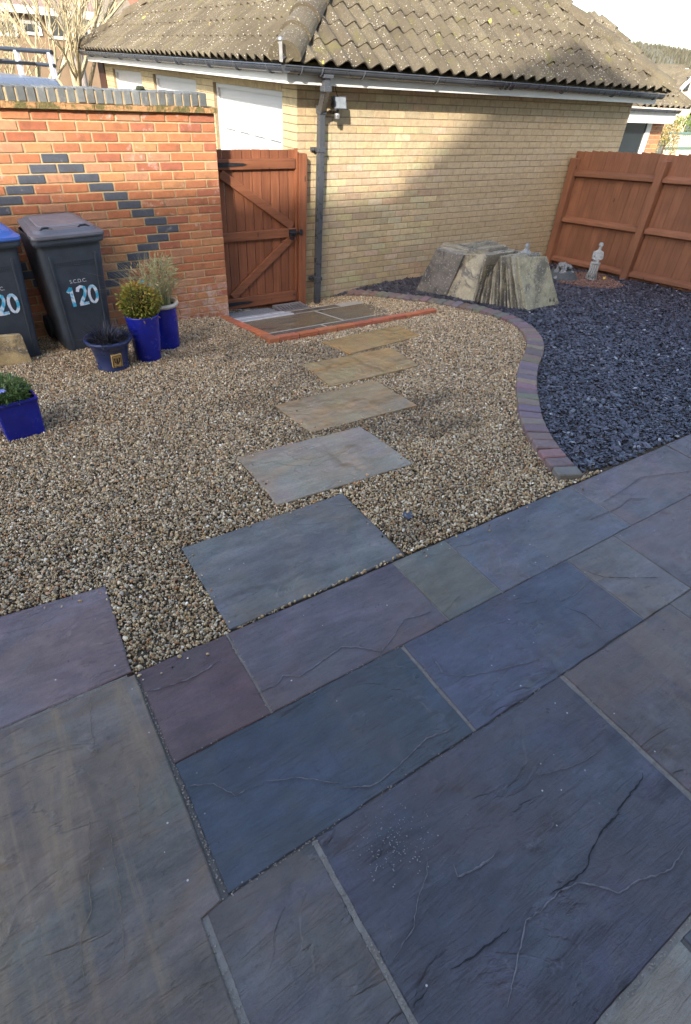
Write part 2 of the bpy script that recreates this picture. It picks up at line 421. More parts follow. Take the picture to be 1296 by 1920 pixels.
# ------------------------------------------------------------------ house behind the camera (casts the shade over the garden)
FV = -3.0
HE = 7.48        # eaves height
house = thing('house', 'brick house behind the patio whose gable shades the garden', 'house')
hb = MB(); hb.box(-18, 8, -11, FV, -.6, HE - .23)
hb.add([(-4.0, FV, HE - .23), (.85, FV, HE - .23), (-1.58, FV, HE + 1.45), (-4.0, -8, HE - .23), (.85, -8, HE - .23), (-1.58, -8, HE + 1.45)], [(0, 1, 2), (3, 5, 4), (0, 2, 5, 3), (1, 4, 5, 2)])
hb.build('wall', MAT['buff'], house, color=(.42, .3, .17))
rb = MB()
for a in (0,):
    rb.hexa([(-18.3, FV + .05, HE - .18), (8.3, FV + .05, HE - .18), (8.3, -7, HE + 2.2), (-18.3, -7, HE + 2.2), (-18.3, FV + .05, HE), (8.3, FV + .05, HE), (8.3, -7, HE + 2.4), (-18.3, -7, HE + 2.4)])
    rb.hexa([(-18.3, -7, HE + 2.2), (8.3, -7, HE + 2.2), (8.3, -11.3, HE - .18), (-18.3, -11.3, HE - .18), (-18.3, -7, HE + 2.4), (8.3, -7, HE + 2.4), (8.3, -11.3, HE), (-18.3, -11.3, HE)])
for x0 in (-4.35, 1.2):
    rb.hexa([(x0, FV + .08, HE - .18), (-1.575, FV + .08, HE + 1.61), (-1.575, -7, HE + 1.61), (x0, -7, HE - .18), (x0, FV + .08, HE), (-1.575, FV + .08, HE + 1.79), (-1.575, -7, HE + 1.79), (x0, -7, HE)])
rb.build('roof', MAT['tile'], house)
for (x0, x1, z0, z1) in ((-1.0, .9, .05, 2.1), (2.6, 4.0, .9, 2.0), (-.5, 1.3, 3.3, 4.5), (3.2, 4.6, 3.3, 4.5), (-5, -3.6, 3.3, 4.5), (-5.4, -3.8, .9, 2.0)):
    w = MB().box(x0, x1, FV - .05, FV + .02, z0, z1).build('window', MAT['upvc'], house)
    MB().box(x0 + .07, x1 - .07, FV + .015, FV + .028, z0 + .07, z1 - .07).build('pane', MAT['glass'], w)

# ------------------------------------------------------------------ red garden wall
RV = 5.75
def brick_rows(L0, L1, z0, rows, course, pitch, off0):
    """stretcher bond: (row, u0, u1, z)"""
    out = []
    for r in range(rows):
        o = off0 + (pitch / 2 if r % 2 else 0)
        k = math.floor((L0 - o) / pitch)
        while True:
            a, b = o + k * pitch, o + (k + 1) * pitch; k += 1
            if a >= L1 - .02: break
            a, b = max(a, L0), min(b, L1)
            if L1 - b < .045: b = L1
            if b - a < .045: continue
            out.append((r, a, b, z0 + r * course if False else z0 - r * course))
    return out
_bm = {}
def brick_mesh(name, L, H, D, mat, c=.004):
    k = (name, round(L, 2), round(H, 3), mat.name)
    if k not in _bm: _bm[k] = chamfer_box(name, round(L, 2), D, H, c, mat)
    return _bm[k]
red_wall = thing('garden_wall', 'red brick garden wall with a blue brick diamond and blue brick coping', 'wall', (0, 0, 0))
RL0, RL1, RTOP = -2.4, 2.332, 1.494
MB().box(RL0, RL1 - .006, RV + .007, RV + .21, -.55, RTOP).build('core', MAT['mortar_red'], red_wall)
PITCH_R, COURSE_R = .2138, .0726
blue_c = onv(105, 303, RV).x
reds = [(.40, .150, .070), (.42, .168, .078), (.37, .132, .064), (.43, .20, .092), (.41, .16, .072), (.34, .122, .068), (.43, .21, .115)]
BLUE = (.075, .082, .10)
rows = brick_rows(RL0, RL1, RTOP, 25, COURSE_R, PITCH_R, blue_c - PITCH_R / 2)
nred = 0; far_b = MB()
for (r, a, b, z) in rows:
    zc = z - COURSE_R / 2; mid = (a + b) / 2
    if r >= 4 and b - a > .15:
        k = (mid - blue_c) / PITCH_R * 2
        arm = r - 4 if r <= 12 else 20 - r
        isb = arm >= 0 and abs(abs(k) - arm) < .4
    else: isb = False
    x, y = px((mid, RV, zc))
    if x < -330 or y > 660: continue
    L = b - a - .010
    if x < -60 or y > 640 or nred >= 300:
        far_b.box(a + .005, b - .005, RV + random.uniform(-.001, .001), RV + .06, zc - COURSE_R / 2 + .0055, zc + COURSE_R / 2 - .0055); continue
    o = link('brick', brick_mesh('brick', L, COURSE_R - .011, .09, MAT['blue'] if isb else MAT['red']), red_wall,
             BLUE if isb else random.choice(reds), ((a + b) / 2, RV + .045 + random.uniform(-.0015, .0015), zc))
    o.rotation_euler = (0, random.uniform(-.004, .004), random.uniform(-.006, .006)); nred += 1
tag(far_b.build('far_brickwork', MAT['red'], red_wall, color=(.44, .165, .072)), kind='stuff')
# creasing course and brick-on-edge coping
cre = MB()
u = RL0
while u < RL1 - .05:
    L = random.uniform(.19, .25); e = min(u + L, RL1 + .02); j = random.uniform(-.004, .004)
    cre.box(u, e - .004, RV - .035 + j, RV + .25, RTOP + .004, RTOP + .045 + j); u = e
crm = NT('mossy_creasing'); p = crm.pos()
cm = crm.mix(crm.step(crm.noise(p, 12, 5, .7), .42, .6), (.40, .22, .10), (.13, .11, .045)); cm = crm.hsv(cm, val=crm.rng(crm.noise(p, 50, 5), .2, .8, .7, 1.25))
crm_m = crm.out(cm, .95, crm.bump(crm.noise(p, 80, 4), .8, .012), .2)
cr = cre.build('creasing_course', crm_m, red_wall)
MB().box(RL0, RL1 - .09, RV - .015, RV + .20, RTOP + .045, RTOP + .128).build('coping_bed', MAT['mortar_red'], red_wall)
cop_m = chamfer_box('coping_brick', .061, .225, .10, .006, MAT['blue'])
u = RL1 - .07 - .036
while u > RL0:
    o = link('coping_brick', cop_m, red_wall, tuple(c * k_ for k_ in [random.uniform(.9, 1.4)] for c in (.115, .12, .115)), (u, RV + .09 + random.uniform(-.004, .004), RTOP + .094 + random.uniform(-.003, .003)))
    o.rotation_euler = (random.uniform(-.02, .02), random.uniform(-.03, .03), random.uniform(-.02, .02)); u -= .0722
mb = MB()
for q in range(40):
    a = random.uniform(0, 6.28); r_ = random.random() * .035; mb.lathe([(.002, 0), (.013, .004), (.010, .016), (.002, .022)], 6, (1.72 + r_ * math.cos(a), RV + .09 + r_ * math.sin(a), RTOP + .14 + random.uniform(-.005, .01)))
mb.build('moss', m_plain('dark_moss', (.03, .035, .015), .95, .4, 60, .8), red_wall)

# ------------------------------------------------------------------ garage
GV, GU = 6.05, 3.34
GR = 8.88
FASZ = 1.735
BACKV = 13.35
garage = thing('garage', 'buff brick garage with a lichened hipped tile roof and white doors', 'garage')
wall = MB()
wall.box(GU + .006, GR - .006, GV + .0045, GV + .22, -.75, FASZ + .05)
DZ = 1.655
doors = [(6.37, 8.22), (8.80, 10.58), (11.17, 12.85)]
edges = [GV + .22] + [e for d in doors for e in d] + [BACKV]
for i in range(0, len(edges), 2): wall.box(GU + .004, GU + .22, edges[i], edges[i + 1], -.75, FASZ + .05)
wall.box(GU + .02, GU + .22, GV + .3, BACKV, DZ, FASZ + .05)
wall.box(GU + .22, GR, BACKV - .2, BACKV, -.75, FASZ + .05); wall.box(GR - .2, GR, GV + .3, BACKV, -.75, FASZ + .05)
wall = wall.build('wall', MAT['mortar_buff'], garage)
PITCH_G, COURSE_G = .2146, .0713
buffs = [(.43, .335, .205), (.45, .35, .215), (.415, .32, .19), (.44, .34, .20), (.46, .365, .23)]
joint0 = onv(590 + 470 / 8, 330 + 215 / 8, GV); zrow = onv(590 + 700 / 8, 330 + 145 / 8, GV).z
n0 = math.floor((FASZ + .06 - zrow) / COURSE_G); ztop = zrow + n0 * COURSE_G
rows = brick_rows(GU, GR, ztop, 34, COURSE_G, PITCH_G, joint0.x - (PITCH_G / 2 if n0 % 2 == 0 else 0))
vis = []
for (r, a, b, z) in rows:
    zc = z - COURSE_G / 2; m_ = (a + b) / 2
    x, y = px((m_, GV, zc)); 
    if zc < float(T(m_, GV)) - .08: continue
    if zc > FASZ - .01: continue
    d = math.hypot(m_, GV)
    vis.append((d + (5 if (x > 1000 and y > 280) else 0) + (.0), r, a, b, zc))
vis.sort()
def pick_buff(): return tuple(c * random.uniform(.93, 1.06) for c in random.choice(buffs))
stuff = [MB() for _ in range(3)]
for i, (d, r, a, b, zc) in enumerate(vis):
    L = b - a - .007; H = COURSE_G - .009
    if i < 300:
        o = link('brick', brick_mesh('brick', L, H, .09, MAT['buff'], .003), wall, pick_buff(), ((a + b) / 2, GV + .045 + random.uniform(-.001, .001), zc))
        o.rotation_euler = (0, random.uniform(-.003, .003), random.uniform(-.004, .004))
    else:
        y0 = GV + random.uniform(-.0015, .0015); c_ = .003
        x0, x1, z0, z1 = a + .0035, b - .0035, zc - H / 2, zc + H / 2
        k = MB(); stuff[i % 3].add([(x0, y0 + c_, z0), (x1, y0 + c_, z0), (x1, y0 + c_, z1), (x0, y0 + c_, z1), (x0 + c_, y0, z0 + c_), (x1 - c_, y0, z0 + c_), (x1 - c_, y0, z1 - c_), (x0 + c_, y0, z1 - c_),
            (x0, y0 + .05, z0), (x1, y0 + .05, z0), (x1, y0 + .05, z1), (x0, y0 + .05, z1)],
            [(4, 5, 6, 7), (0, 1, 5, 4), (1, 2, 6, 5), (2, 3, 7, 6), (3, 0, 4, 7), (8, 9, 1, 0), (9, 10, 2, 1), (10, 11, 3, 2), (11, 8, 0, 3)])
for k, c in zip(stuff, ((.435, .337, .203), (.42, .327, .195), (.45, .355, .22))):
    tag(k.build('brickwork', MAT['buff'], wall, color=c), kind='stuff')
# bricks of the door piers (front face, u = GU)
pier = MB(); np_ = 0
for (a0, a1) in [(GV, edges[1])] + [(edges[i], edges[i + 1]) for i in range(2, len(edges), 2)]:
    for r in range(20):
        zc = ztop - (r + .5) * COURSE_G
        if zc > FASZ - .01: continue
        w_ = a1 - a0; n_ = max(1, round(w_ / PITCH_G)); q = w_ / n_
        cuts = [a0 + q * i for i in range(n_ + 1)] if r % 2 else [a0] + [a0 + q * (i + .5) for i in range(n_)] + [a1]
        for c0, c1 in zip(cuts, cuts[1:]):
            pier.box(GU - random.uniform(-.001, .002), GU + .05, c0 + .0035, c1 - .0035, zc - COURSE_G / 2 + .0045, zc + COURSE_G / 2 - .0045)
sold = MB(); v = GV + .1
tag(pier.build('pier_brickwork', MAT['buff'], wall, color=(.48, .38, .215)), kind='stuff')
for (a, b) in doors:      # soldier course over each door
    v = a
    while v < b - .03:
        sold.box(GU - .001, GU + .05, v + .0035, min(v + .0713, b) - .0035, DZ + .003, FASZ + .03); v += .0713
tag(sold.build('soldier_course', MAT['buff'], wall, color=(.50, .39, .21)), kind='stuff')
# garage doors
for di, (a, b) in enumerate(doors):
    d = MB(); U0 = GU + .075
    d.box(U0, U0 + .03, a + .05, b - .05, -.46, DZ - .045)
    pw = (b - a - .1 - .1) / 4
    for i in range(4):
        for j in range(5):
            y0 = a + .1 + i * pw; z1 = DZ - .14 - j * .40; z0 = z1 - .36
            y1 = y0 + pw - .05
            # raised and fielded panel
            o1 = [(U0 - .001, y0, z0), (U0 - .001, y1, z0), (U0 - .001, y1, z1), (U0 - .001, y0, z1)]
            o2 = [(U0 + .03, y0 + .02, z0 + .02), (U0 + .03, y1 - .02, z0 + .02), (U0 + .03, y1 - .02, z1 - .02), (U0 + .03, y0 + .02, z1 - .02)]
            o3 = [(U0 - .02, y0 + .05, z0 + .05), (U0 - .02, y1 - .05, z0 + .05), (U0 - .02, y1 - .05, z1 - .05), (U0 - .02, y0 + .05, z1 - .05)]
            d.add(o1 + o2 + o3, [(0, 4, 5, 1), (1, 5, 6, 2), (2, 6, 7, 3), (3, 7, 4, 0), (4, 8, 9, 5), (5, 9, 10, 6), (6, 10, 11, 7), (7, 11, 8, 4), (11, 10, 9, 8)])
    do = d.build('garage_door', MAT['door'], garage)
    f = MB(); f.box(GU + .045, GU + .10, a, b, DZ - .045, DZ); f.box(GU + .045, GU + .10, a, a + .05, -.46, DZ - .045); f.box(GU + .045, GU + .10, b - .05, b, -.46, DZ - .045)
    f.build('door_frame', MAT['door'], do)
# roof planes -------------------------------------------------------
EZ, PT = 1.89, math.tan(R(33))
E0, E1, F0, F1 = 3.06, 9.22, 5.77, 13.6          # eave rectangle
HW = (E1 - E0) / 2
AP0 = Vector(((E0 + E1) / 2, F0 + HW, EZ + HW * PT)); AP1 = Vector(((E0 + E1) / 2, F1 - HW, EZ + HW * PT))
cA, cB, cC, cD = Vector((E0, F0, EZ)), Vector((E1, F0, EZ)), Vector((E1, F1, EZ)), Vector((E0, F1, EZ))
dz = Vector((0, 0, -.03))
deck = MB().add([cA + dz, cB + dz, cC + dz, cD + dz, AP0 + dz, AP1 + dz], [(0, 1, 4), (1, 2, 5, 4), (2, 3, 5), (3, 0, 4, 5), (3, 2, 1, 0)])
roof = deck.build('roof', MAT['tile'], garage)
TW, GAUGE, TL = .186, .29, .345
NPROF = 9
def tile_shape():
    b = MB(); V = []
    for k in range(NPROF):
        e = k / (NPROF - 1); x = (e - .5) * (TW + .012)
        w = .5 + .5 * math.cos(2 * math.pi * (e - .5)); h = .054 * (w ** 1.2) - .004
        V.append((x, h))
    n = NPROF
    vs = [(x, 0, h + .017) for x, h in V] + [(x, TL, h + .0) for x, h in V] + [(x, .002, h + .003) for x, h in V] 
    fs = [(k, k + 1, n + k + 1, n + k) for k in range(n - 1)] + [(2 * n + k, 2 * n + k + 1, k + 1, k) for k in range(n - 1)]
    fs += [(0, n, 2 * n), (n - 1, 3 * n - 1, 2 * n - 1)]
    return b.add(vs, fs)
tile_mesh = tile_shape().mesh('roof_tile', MAT['tile'], False)
sp = math.sqrt(1 + PT * PT)
tiles = []
def slope(c0, edir, idir, length, h0, h1, name):
    """tiles on one slope: c0 = eave corner, edir along the eave, idir inwards; h0/h1 = hip lines at both ends"""
    up = (idir + Vector((0, 0, PT))).normalized(); nr = edir.cross(up)
    if nr.z < 0: nr = -nr
    mat_ = Matrix((edir, up, nr)).transposed().to_4x4()
    for r in range(13):
        s0 = r * GAUGE - .03; run = s0 / sp
        n_ = int(length / TW) + 2
        for k in range(n_):
            e = (k + .5) * TW
            rm = (s0 + .17) / sp
            lo, hi = rm - TW * .8, length - rm + TW * .8
            if rm > HW + .05 or e < lo or e > hi: continue
            clip = e < rm + TW * 1.2 or e > length - rm - TW * 1.2
            pos = c0 + edir * e + up * s0 + nr * .012
            if not edir.x > .5: pass
            tiles.append((pos, mat_, clip, h0, h1, edir, length))
slope(cA, Vector((1, 0, 0)), Vector((0, 1, 0)), E1 - E0, 1, 1, 'side')
slope(cD, Vector((0, -1, 0)), Vector((1, 0, 0)), F1 - F0, 1, 1, 'front')
def hip_planes(edir):
    if edir.x > .5: return [(cA, Vector((-1, 1, 0)).normalized()), (cB, Vector((1, 1, 0)).normalized())]
    return [(cA, Vector((1, -1, 0)).normalized()), (cD, Vector((1, 1, 0)).normalized())]
def tile_data(pos, mat_, clip, edir):
    if not clip: return tile_mesh
    bm = bmesh.new(); bm.from_mesh(tile_mesh); bm.transform(Matrix.Translation(pos) @ mat_)
    for co, no in hip_planes(edir):
        bmesh.ops.bisect_plane(bm, geom=bm.verts[:] + bm.edges[:] + bm.faces[:], plane_co=co, plane_no=no, clear_outer=True)
    if not bm.faces: bm.free(); return None
    bm.transform((Matrix.Translation(pos) @ mat_).inverted())
    m = bpy.data.meshes.new('cut_roof_tile'); bm.to_mesh(m); bm.free(); m.materials.append(MAT['tile']); return m
sel = []
for tl in tiles:
    q = px(tl[0] + Vector((0, 0, .1))); inside = -40 < q[0] < 1340 and q[1] > -15
    sel.append(((tl[0] - Vector((0, 0, CAMZ))).length + (0 if inside else 100), tl))
sel.sort(key=lambda a: a[0])
rest = bmesh.new(); cnt = 0
for d_, (pos, mat_, clip, a_, b_, edir, ln) in sel:
    m = tile_data(pos, mat_, clip, edir)
    if m is None: continue
    j = Matrix.Rotation(random.uniform(-.012, .012), 4, 'Z') @ Matrix.Rotation(random.uniform(-.01, .01), 4, 'X')
    mm = Matrix.Translation(pos + Vector((0, 0, random.uniform(-.003, .004)))) @ mat_ @ j
    if cnt < 300 and d_ < 100:
        o = link('roof_tile', m, roof); o.matrix_local = mm; cnt += 1
    else:
        t2 = bmesh.new(); t2.from_mesh(m); t2.transform(mm); tm = bpy.data.meshes.new('tmp'); t2.to_mesh(tm); t2.free(); rest.from_mesh(tm); bpy.data.meshes.remove(tm)
rm_ = bpy.data.meshes.new('far_roof_tiles'); rest.to_mesh(rm_); rest.free(); rm_.materials.append(MAT['tile'])
tag(link('far_tiles', rm_, roof), kind='stuff')
# hip tiles: overlapping half rounds
def hip_run(a, b, parent, mat, r=.125, L=.42, start=.0, name='hip_tile'):
    d = (b - a).normalized(); side = d.cross(Vector((0, 0, 1))).normalized(); up = side.cross(d); n_ = int((b - a).length / (L * .86))
    for i in range(n_):
        p0 = a + d * (start + i * L * .86); k = MB(); ns = 10; V = []
        for (dd, rr, lift) in ((0, r * 1.08, .02), (L, r * .97, 0)):
            for q in range(ns + 1):
                th = math.pi * q / ns
                V.append(d * dd + side * math.cos(th) * rr * 1.08 + up * (math.sin(th) * rr * .95 + lift - .035))
        V += [v - up * .022 - d * 0 + (-(side * math.cos(math.pi * q / ns) + up * math.sin(math.pi * q / ns)) * .018) for q, v in enumerate(V[:ns + 1])]
        F = [(q, q + 1, ns + 2 + q, ns + 1 + q) for q in range(ns)] + [(2 * ns + 2 + q, 2 * ns + 3 + q, q + 1, q) for q in range(ns)]
        if i == 0: F.append(tuple(range(2 * ns + 2, 3 * ns + 3)))
        k.add(V, F); o = k.build(name, mat, parent, smooth=False); o.location = p0 - Vector(parent.location)
lift = Vector((0, 0, .045))
hip_run(cA + lift, AP0 + lift, roof, MAT['tile'], .135)
hip_run(cB + lift * .35, AP0 + lift * .35, roof, MAT['tile'], .135)
hip_run(cD + lift, AP1 + lift, roof, MAT['tile'], .115)
hi = MB(); h0 = cA + Vector((-.06, -.06, .0)); hi.beam(h0 + Vector((.06, .06, .04)), h0 + Vector((-.015, -.015, .02)), .03, .006); hi.beam(h0 + Vector((-.015, -.015, .0)), h0 + Vector((-.03, -.03, .15)), .006, .03, (1, -1, 0)); hi.lathe([(.001, 0), (.02, .004), (.02, .02), (.001, .03)], 10, h0 + Vector((-.03, -.03, .145)))
hi.build('hip_iron', MAT['galv'], roof)
# fascia, soffit
fa = MB(); fa.box(3.10, 9.02, 5.80, 5.822, FASZ, EZ - .02); fa.box(3.10, 3.122, 5.822, 13.5, FASZ, EZ - .02)
fa.build('fascia', MAT['upvc'], garage)
so = MB(); so.box(3.122, 9.0, 5.822, GV + .02, FASZ + .004, FASZ + .014); so.box(3.122, GU + .02, GV + .02, 13.5, FASZ + .004, FASZ + .014); so.build('soffit', MAT['upvc'], garage)
# gutters
def gutter(a, b, out_dir, parent):
    a, b = Vector(a), Vector(b); d = (b - a).normalized(); o = Vector(out_dir); up = Vector((0, 0, 1)); r = .056; ns = 10; V = []
    for p0 in (a, b):
        for rr in (r, r - .005):
            for q in range(ns + 1):
                th = math.pi * (1 + q / ns); V.append(p0 + o * math.cos(th) * rr * (1 if rr == r else 1) + up * math.sin(th) * rr)
    n1 = ns + 1
    F = [(q, q + 1, 2 * n1 + q + 1, 2 * n1 + q) for q in range(ns)] + [(n1 + q, 3 * n1 + q, 3 * n1 + q + 1, n1 + q + 1) for q in range(ns)]
    F += [(0, 2 * n1, 3 * n1, n1), (ns, n1 + ns, 3 * n1 + ns, 2 * n1 + ns)] + [tuple(range(n1)), tuple(range(2 * n1, 3 * n1))]
    k = MB().add(V, F); k.tube([a + o * r, b + o * r], .007, 6)
    return k.build('gutter', MAT['gutter'], parent)
GZ = 1.868
g1 = gutter((3.02, 5.742, GZ), (9.03, 5.742, GZ - .02), (0, -1, 0), garage)
g2 = gutter((3.042, 5.70, GZ), (3.042, 13.6, GZ), (-1, 0, 0), garage)
def gbr(u, v, z, axis, parent):
    k = MB(); pts = []
    for q in range(9):
        th = math.pi * (1 + q / 8); c_, s_ = math.cos(th) * .061, math.sin(th) * .061
        pts.append((u, v - c_, z + s_) if axis == 'u' else (u - c_, v, z + s_))
    for p, q in zip(pts, pts[1:]): k.beam(p, q, .032, .006, (1, 0, 0) if axis == 'u' else (0, 1, 0)) if False else k.tube([p, q], .009, 6)
    k.build('gutter_bracket', MAT['gutter'], parent)
for x in (3.2, 3.42, 3.9, 4.85, 5.85, 5.93, 6.01, 6.9, 7.9, 8.85): gbr(x, 5.742, GZ - .02 * (x - 3) / 6, 'u', g1)
for v in (6.0, 6.75, 7.5, 8.4, 8.55, 9.3, 10.2, 11.1, 12.0, 12.9): gbr(3.042, v, GZ, 'v', g2)
# drainpipe (square section)
dpipe = MB(); PV = 5.975
pu = 3.585
def sq(b, pts, w=.066):
    for p, q in zip(pts, pts[1:]): b.beam(p, q, w, w, (0, 1, .001))
out_p = onv(612, 140, 5.742)
sq(dpipe, [(out_p.x, 5.742, GZ - .03), (out_p.x, 5.742, 1.70)]); sq(dpipe, [(out_p.x, 5.742, 1.72), (pu, PV, 1.52)]); sq(dpipe, [(pu, PV, 1.54), (pu, PV, -.50)])
dp = bevel(dpipe.build('drainpipe', MAT['gutter'], garage), .006)
cj = MB(); cj.box(out_p.x - .042, out_p.x + .042, 5.70, 5.784, 1.69, 1.735); cj.box(pu - .042, pu + .042, PV - .042, PV + .042, 1.50, 1.57); cj.box(out_p.x - .055, out_p.x + .055, 5.69, 5.79, GZ - .075, GZ - .045); bevel(cj.build('pipe_collar', MAT['gutter'], dp), .004)
for zz in (1.19, -.12):
    k = MB(); k.box(pu - .045, pu + .045, PV - .038, PV + .075, zz - .02, zz + .02); k.box(pu - .085, pu - .045, PV + .05, PV + .075, zz - .02, zz + .02); k.tube([(pu - .068, PV + .02, zz), (pu - .068, PV + .06, zz)], .012, 8)
    bevel(k.build('pipe_clip', MAT['gutter'], dp), .003)
# floodlight
fp = onv(633, 193, 5.93)
fl = thing('floodlight', 'small grey security floodlight on the buff garage wall beside the drainpipe', 'floodlight', fp)
k = MB(); k.hexa([(-.075, -.07, -.05), (.075, -.07, -.05), (.06, .04, -.04), (-.06, .04, -.04), (-.075, -.045, .06), (.075, -.045, .06), (.06, .04, .05), (-.06, .04, .05)]); bevel(k.build('housing', MAT['gutter'], fl), .006)
MB().hexa([(-.063, -.074, -.040), (.063, -.074, -.040), (.063, -.06, -.04), (-.063, -.06, -.04), (-.063, -.051, .050), (.063, -.051, .050), (.063, -.03, .05), (-.063, -.03, .05)]).build('glass_front', m_plain('floodlight_glass', (.20, .21, .21), .15, .2, 20, .1, .6), fl)
MB().tube([(0, -.01, -.05), (0, 0, -.085), (0, .06, -.085), (0, .12, -.085)], .014, 8).build('bracket', MAT['gutter'], fl)
MB().lathe([(.001, -.135), (.026, -.132), (.03, -.10), (.022, -.085), (.001, -.08)], 12, (0, 0, 0)).build('sensor', MAT['galv'], fl)
MB().tube([(0, .0, .05), (.004, .06, .12), (0, .11, .30)], .004, 5).build('cable', MAT['black'], fl)

# ------------------------------------------------------------------ gate and post
GTV = 5.985
gp = MB(); gp.box(3.318, 3.405, GTV - .045, GTV + .042, -.62, 1.155); gp.box(3.318, 3.405, GTV - .045, GTV + .042, 1.155, 1.16)
post = bevel(gp.build('gate_post', MAT['gate']), .004); tag(post, 'square brown gate post against the garage corner', 'post')
gate = thing('garden_gate', 'brown boarded wooden gate with ledges and two diagonal braces', 'gate', (0, 0, 0))
g0, g1_ = 2.375, 3.312; nb = 9; bw = (g1_ - g0) / nb
for i in range(nb):
    a = g0 + i * bw; k = MB()
    zt = 1.192 + random.uniform(-.004, .004)
    zb = -.345 - .085 * (i / nb)
    bevel(k.box(a + .003, a + bw - .003, GTV + .012, GTV + .034, zb, zt).build('board', MAT['gate'], gate), .004)
MB().box(g1_ - .034, g1_ - .004, GTV - .012, GTV + .010, -.36, 1.205).build('stile', MAT['gate'], gate)
rail_m = m_wood('gate_rail_stain', (.25, .092, .041), (.14, .049, .023), 0)
rails = []
RZ = [(1.085, 1.0), (.47, .37), (-.17, -.26)]
def gz(x, y): return onv(x, y, GTV - .02).z
RZ = [(gz(470, 298), gz(470, 318)), (gz(470, 434), gz(470, 451)), (gz(500, 552), gz(500, 571))]
for (z1, z0) in RZ:
    sl = 0
    bevel(MB().box(g0, g1_ - .036, GTV - .026, GTV + .0115, z0, z1).build('rail', rail_m, gate), .006)
def brace(a, b, w):
    k = MB(); a, b = Vector(a), Vector(b); k.beam(a, b, w, .03, (0, 1, 0)); bevel(k.build('brace', rail_m, gate), .005)
brace((g0 + .06, GTV - .006, RZ[0][1] - .03), (g1_ - .07, GTV - .006, RZ[1][0] + .015), .082)
brace((g1_ - .09, GTV - .006, RZ[1][1] - .02), (g0 + .10, GTV - .006, RZ[2][0] + .015), .082)
for (z1, z0) in (RZ[0], RZ[2]):
    zc = (z0 + z1) / 2; k = MB(); y0 = GTV - .032
    k.add([(g0, y0, zc - .022), (g0 + .30, y0, zc - .012), (g0 + .345, y0, zc), (g0 + .30, y0, zc + .012), (g0, y0, zc + .022), (g0, GTV - .025, zc - .022), (g0 + .30, GTV - .025, zc - .012), (g0 + .345, GTV - .025, zc), (g0 + .30, GTV - .025, zc + .012), (g0, GTV - .025, zc + .022)],
          [(0, 1, 2, 3, 4), (0, 5, 6, 1), (1, 6, 7, 2), (2, 7, 8, 3), (3, 8, 9, 4), (4, 9, 5, 0)]); k.build('hinge_strap', MAT['iron'], gate)
k = MB(); zc = (RZ[1][0] + RZ[1][1]) / 2; k.box(g1_ - .12, g1_ - .035, GTV - .033, GTV - .026, zc - .035, zc + .035); k.tube([(g1_ - .13, GTV - .045, zc + .005), (g1_ + .03, GTV - .045, zc + .005)], .009, 8)
ring = [(g1_ - .085 + .032 * math.cos(a), GTV - .042, zc - .035 + .032 * math.sin(a)) for a in np.linspace(0, 2 * math.pi, 17)]; k.tube(ring, .006, 6, False)
k.box(g1_ + .0, g1_ + .035, GTV - .058, GTV - .047, zc - .025, zc + .035); k.build('latch', MAT['iron'], gate)
MB().lathe([(.001, -.006), (.012, -.004), (.012, .004), (.001, .006)], 10, (g1_ - .06, GTV - .03, (RZ[2][0] + RZ[2][1]) / 2 + .02)).build('bolt_head', MAT['iron'], gate)

# ------------------------------------------------------------------ landing by the gate with its orange brick edging
LP = lambda u, v: -.160 - .155 * (v - 4.55)
landing = tag(link('gate_landing', grid_mesh('gate_landing', 2.30, 4.25, 4.50, 5.60, 12, 12, lambda u, v: LP(u, v) + .0095, m_mortar('landing_mortar', (.46, .40, .31)))), kind='structure')
k = at(500, 650); IN = at(507, 641); RE = at(793, 594); LE = at(411, 570)
eu0, ev0 = 2.20, 4.50       # outer corner of the edging
def lay(u0, u1, v0, v1, parent, mat, col, name='paving_slab', th=.035, lift=.012, seed=0, ch=.004, gap=.004, surf=None):
    poly = wobble([(u0 + gap, v0 + gap), (u1 - gap, v0 + gap), (u1 - gap, v1 - gap), (u0 + gap, v1 - gap)], .0012, .12, seed)
    surf = surf or LP; zf = lambda x, y: float(surf(x, y)) + lift
    return MB().prism(poly, lambda x, y: zf(x, y) - th, zf, ch).build(name, mat, parent, color=col)
wet = [((.115, .10, .075, .3)), (.10, .085, .07, .25), (.11, .10, .085, .2), (.12, .105, .08, .3)]
ls = [(2.32, 2.93, 4.62, 4.80, (.105, .10, .085, .2)), (2.93, 3.75, 4.62, 4.80, (.10, .09, .075, .3)), (3.75, 4.22, 4.62, 4.80, (.115, .10, .08, .3)),
      (2.32, 3.22, 4.80, 5.42, (.15, .115, .07, .5)), (3.22, 4.06, 4.80, 5.42, (.125, .10, .07, .4)), (2.72, 3.60, 5.42, 5.58, (.105, .09, .07, .3))]
for i, (a, b, c, d, col) in enumerate(ls): lay(a, b, c, d, landing, MAT['wetstone'], tuple(x * 1.25 for x in col[:3]) + (.1,), seed=i, gap=.013)
th_ = NT('pale_reflection'); p = th_.pos()
thm = th_.out(th_.ramp(th_.noise(p, 9, 5, .7), [(.3, (.42, .42, .41)), (.7, (.62, .62, .60))]), .18, th_.bump(th_.noise(p, 40, 4), .3, .004), .5)  # brightness of the wet reflection is put into this pale colour
lay(2.33, 2.97, 5.43, 5.56, landing, thm, (1, 1, 1), 'reflection_strip', .05, .016, 21)  # pale strips stand in for the bright reflection on the wet landing
lay(2.33, 2.93, 5.57, 5.66, landing, thm, (1, 1, 1), 'reflection_strip', .05, .014, 22)
lay(2.33, 2.90, 5.67, 5.95, landing, m_plain('grit_concrete', (.20, .20, .20), .8, .5, 60, .8, dist=.01), (1, 1, 1), 'concrete_strip', .05, .01, 23)
gr = thing('drain_grate', 'small metal drain grate at the foot of the brown gate', 'grate', (0, 0, 0))
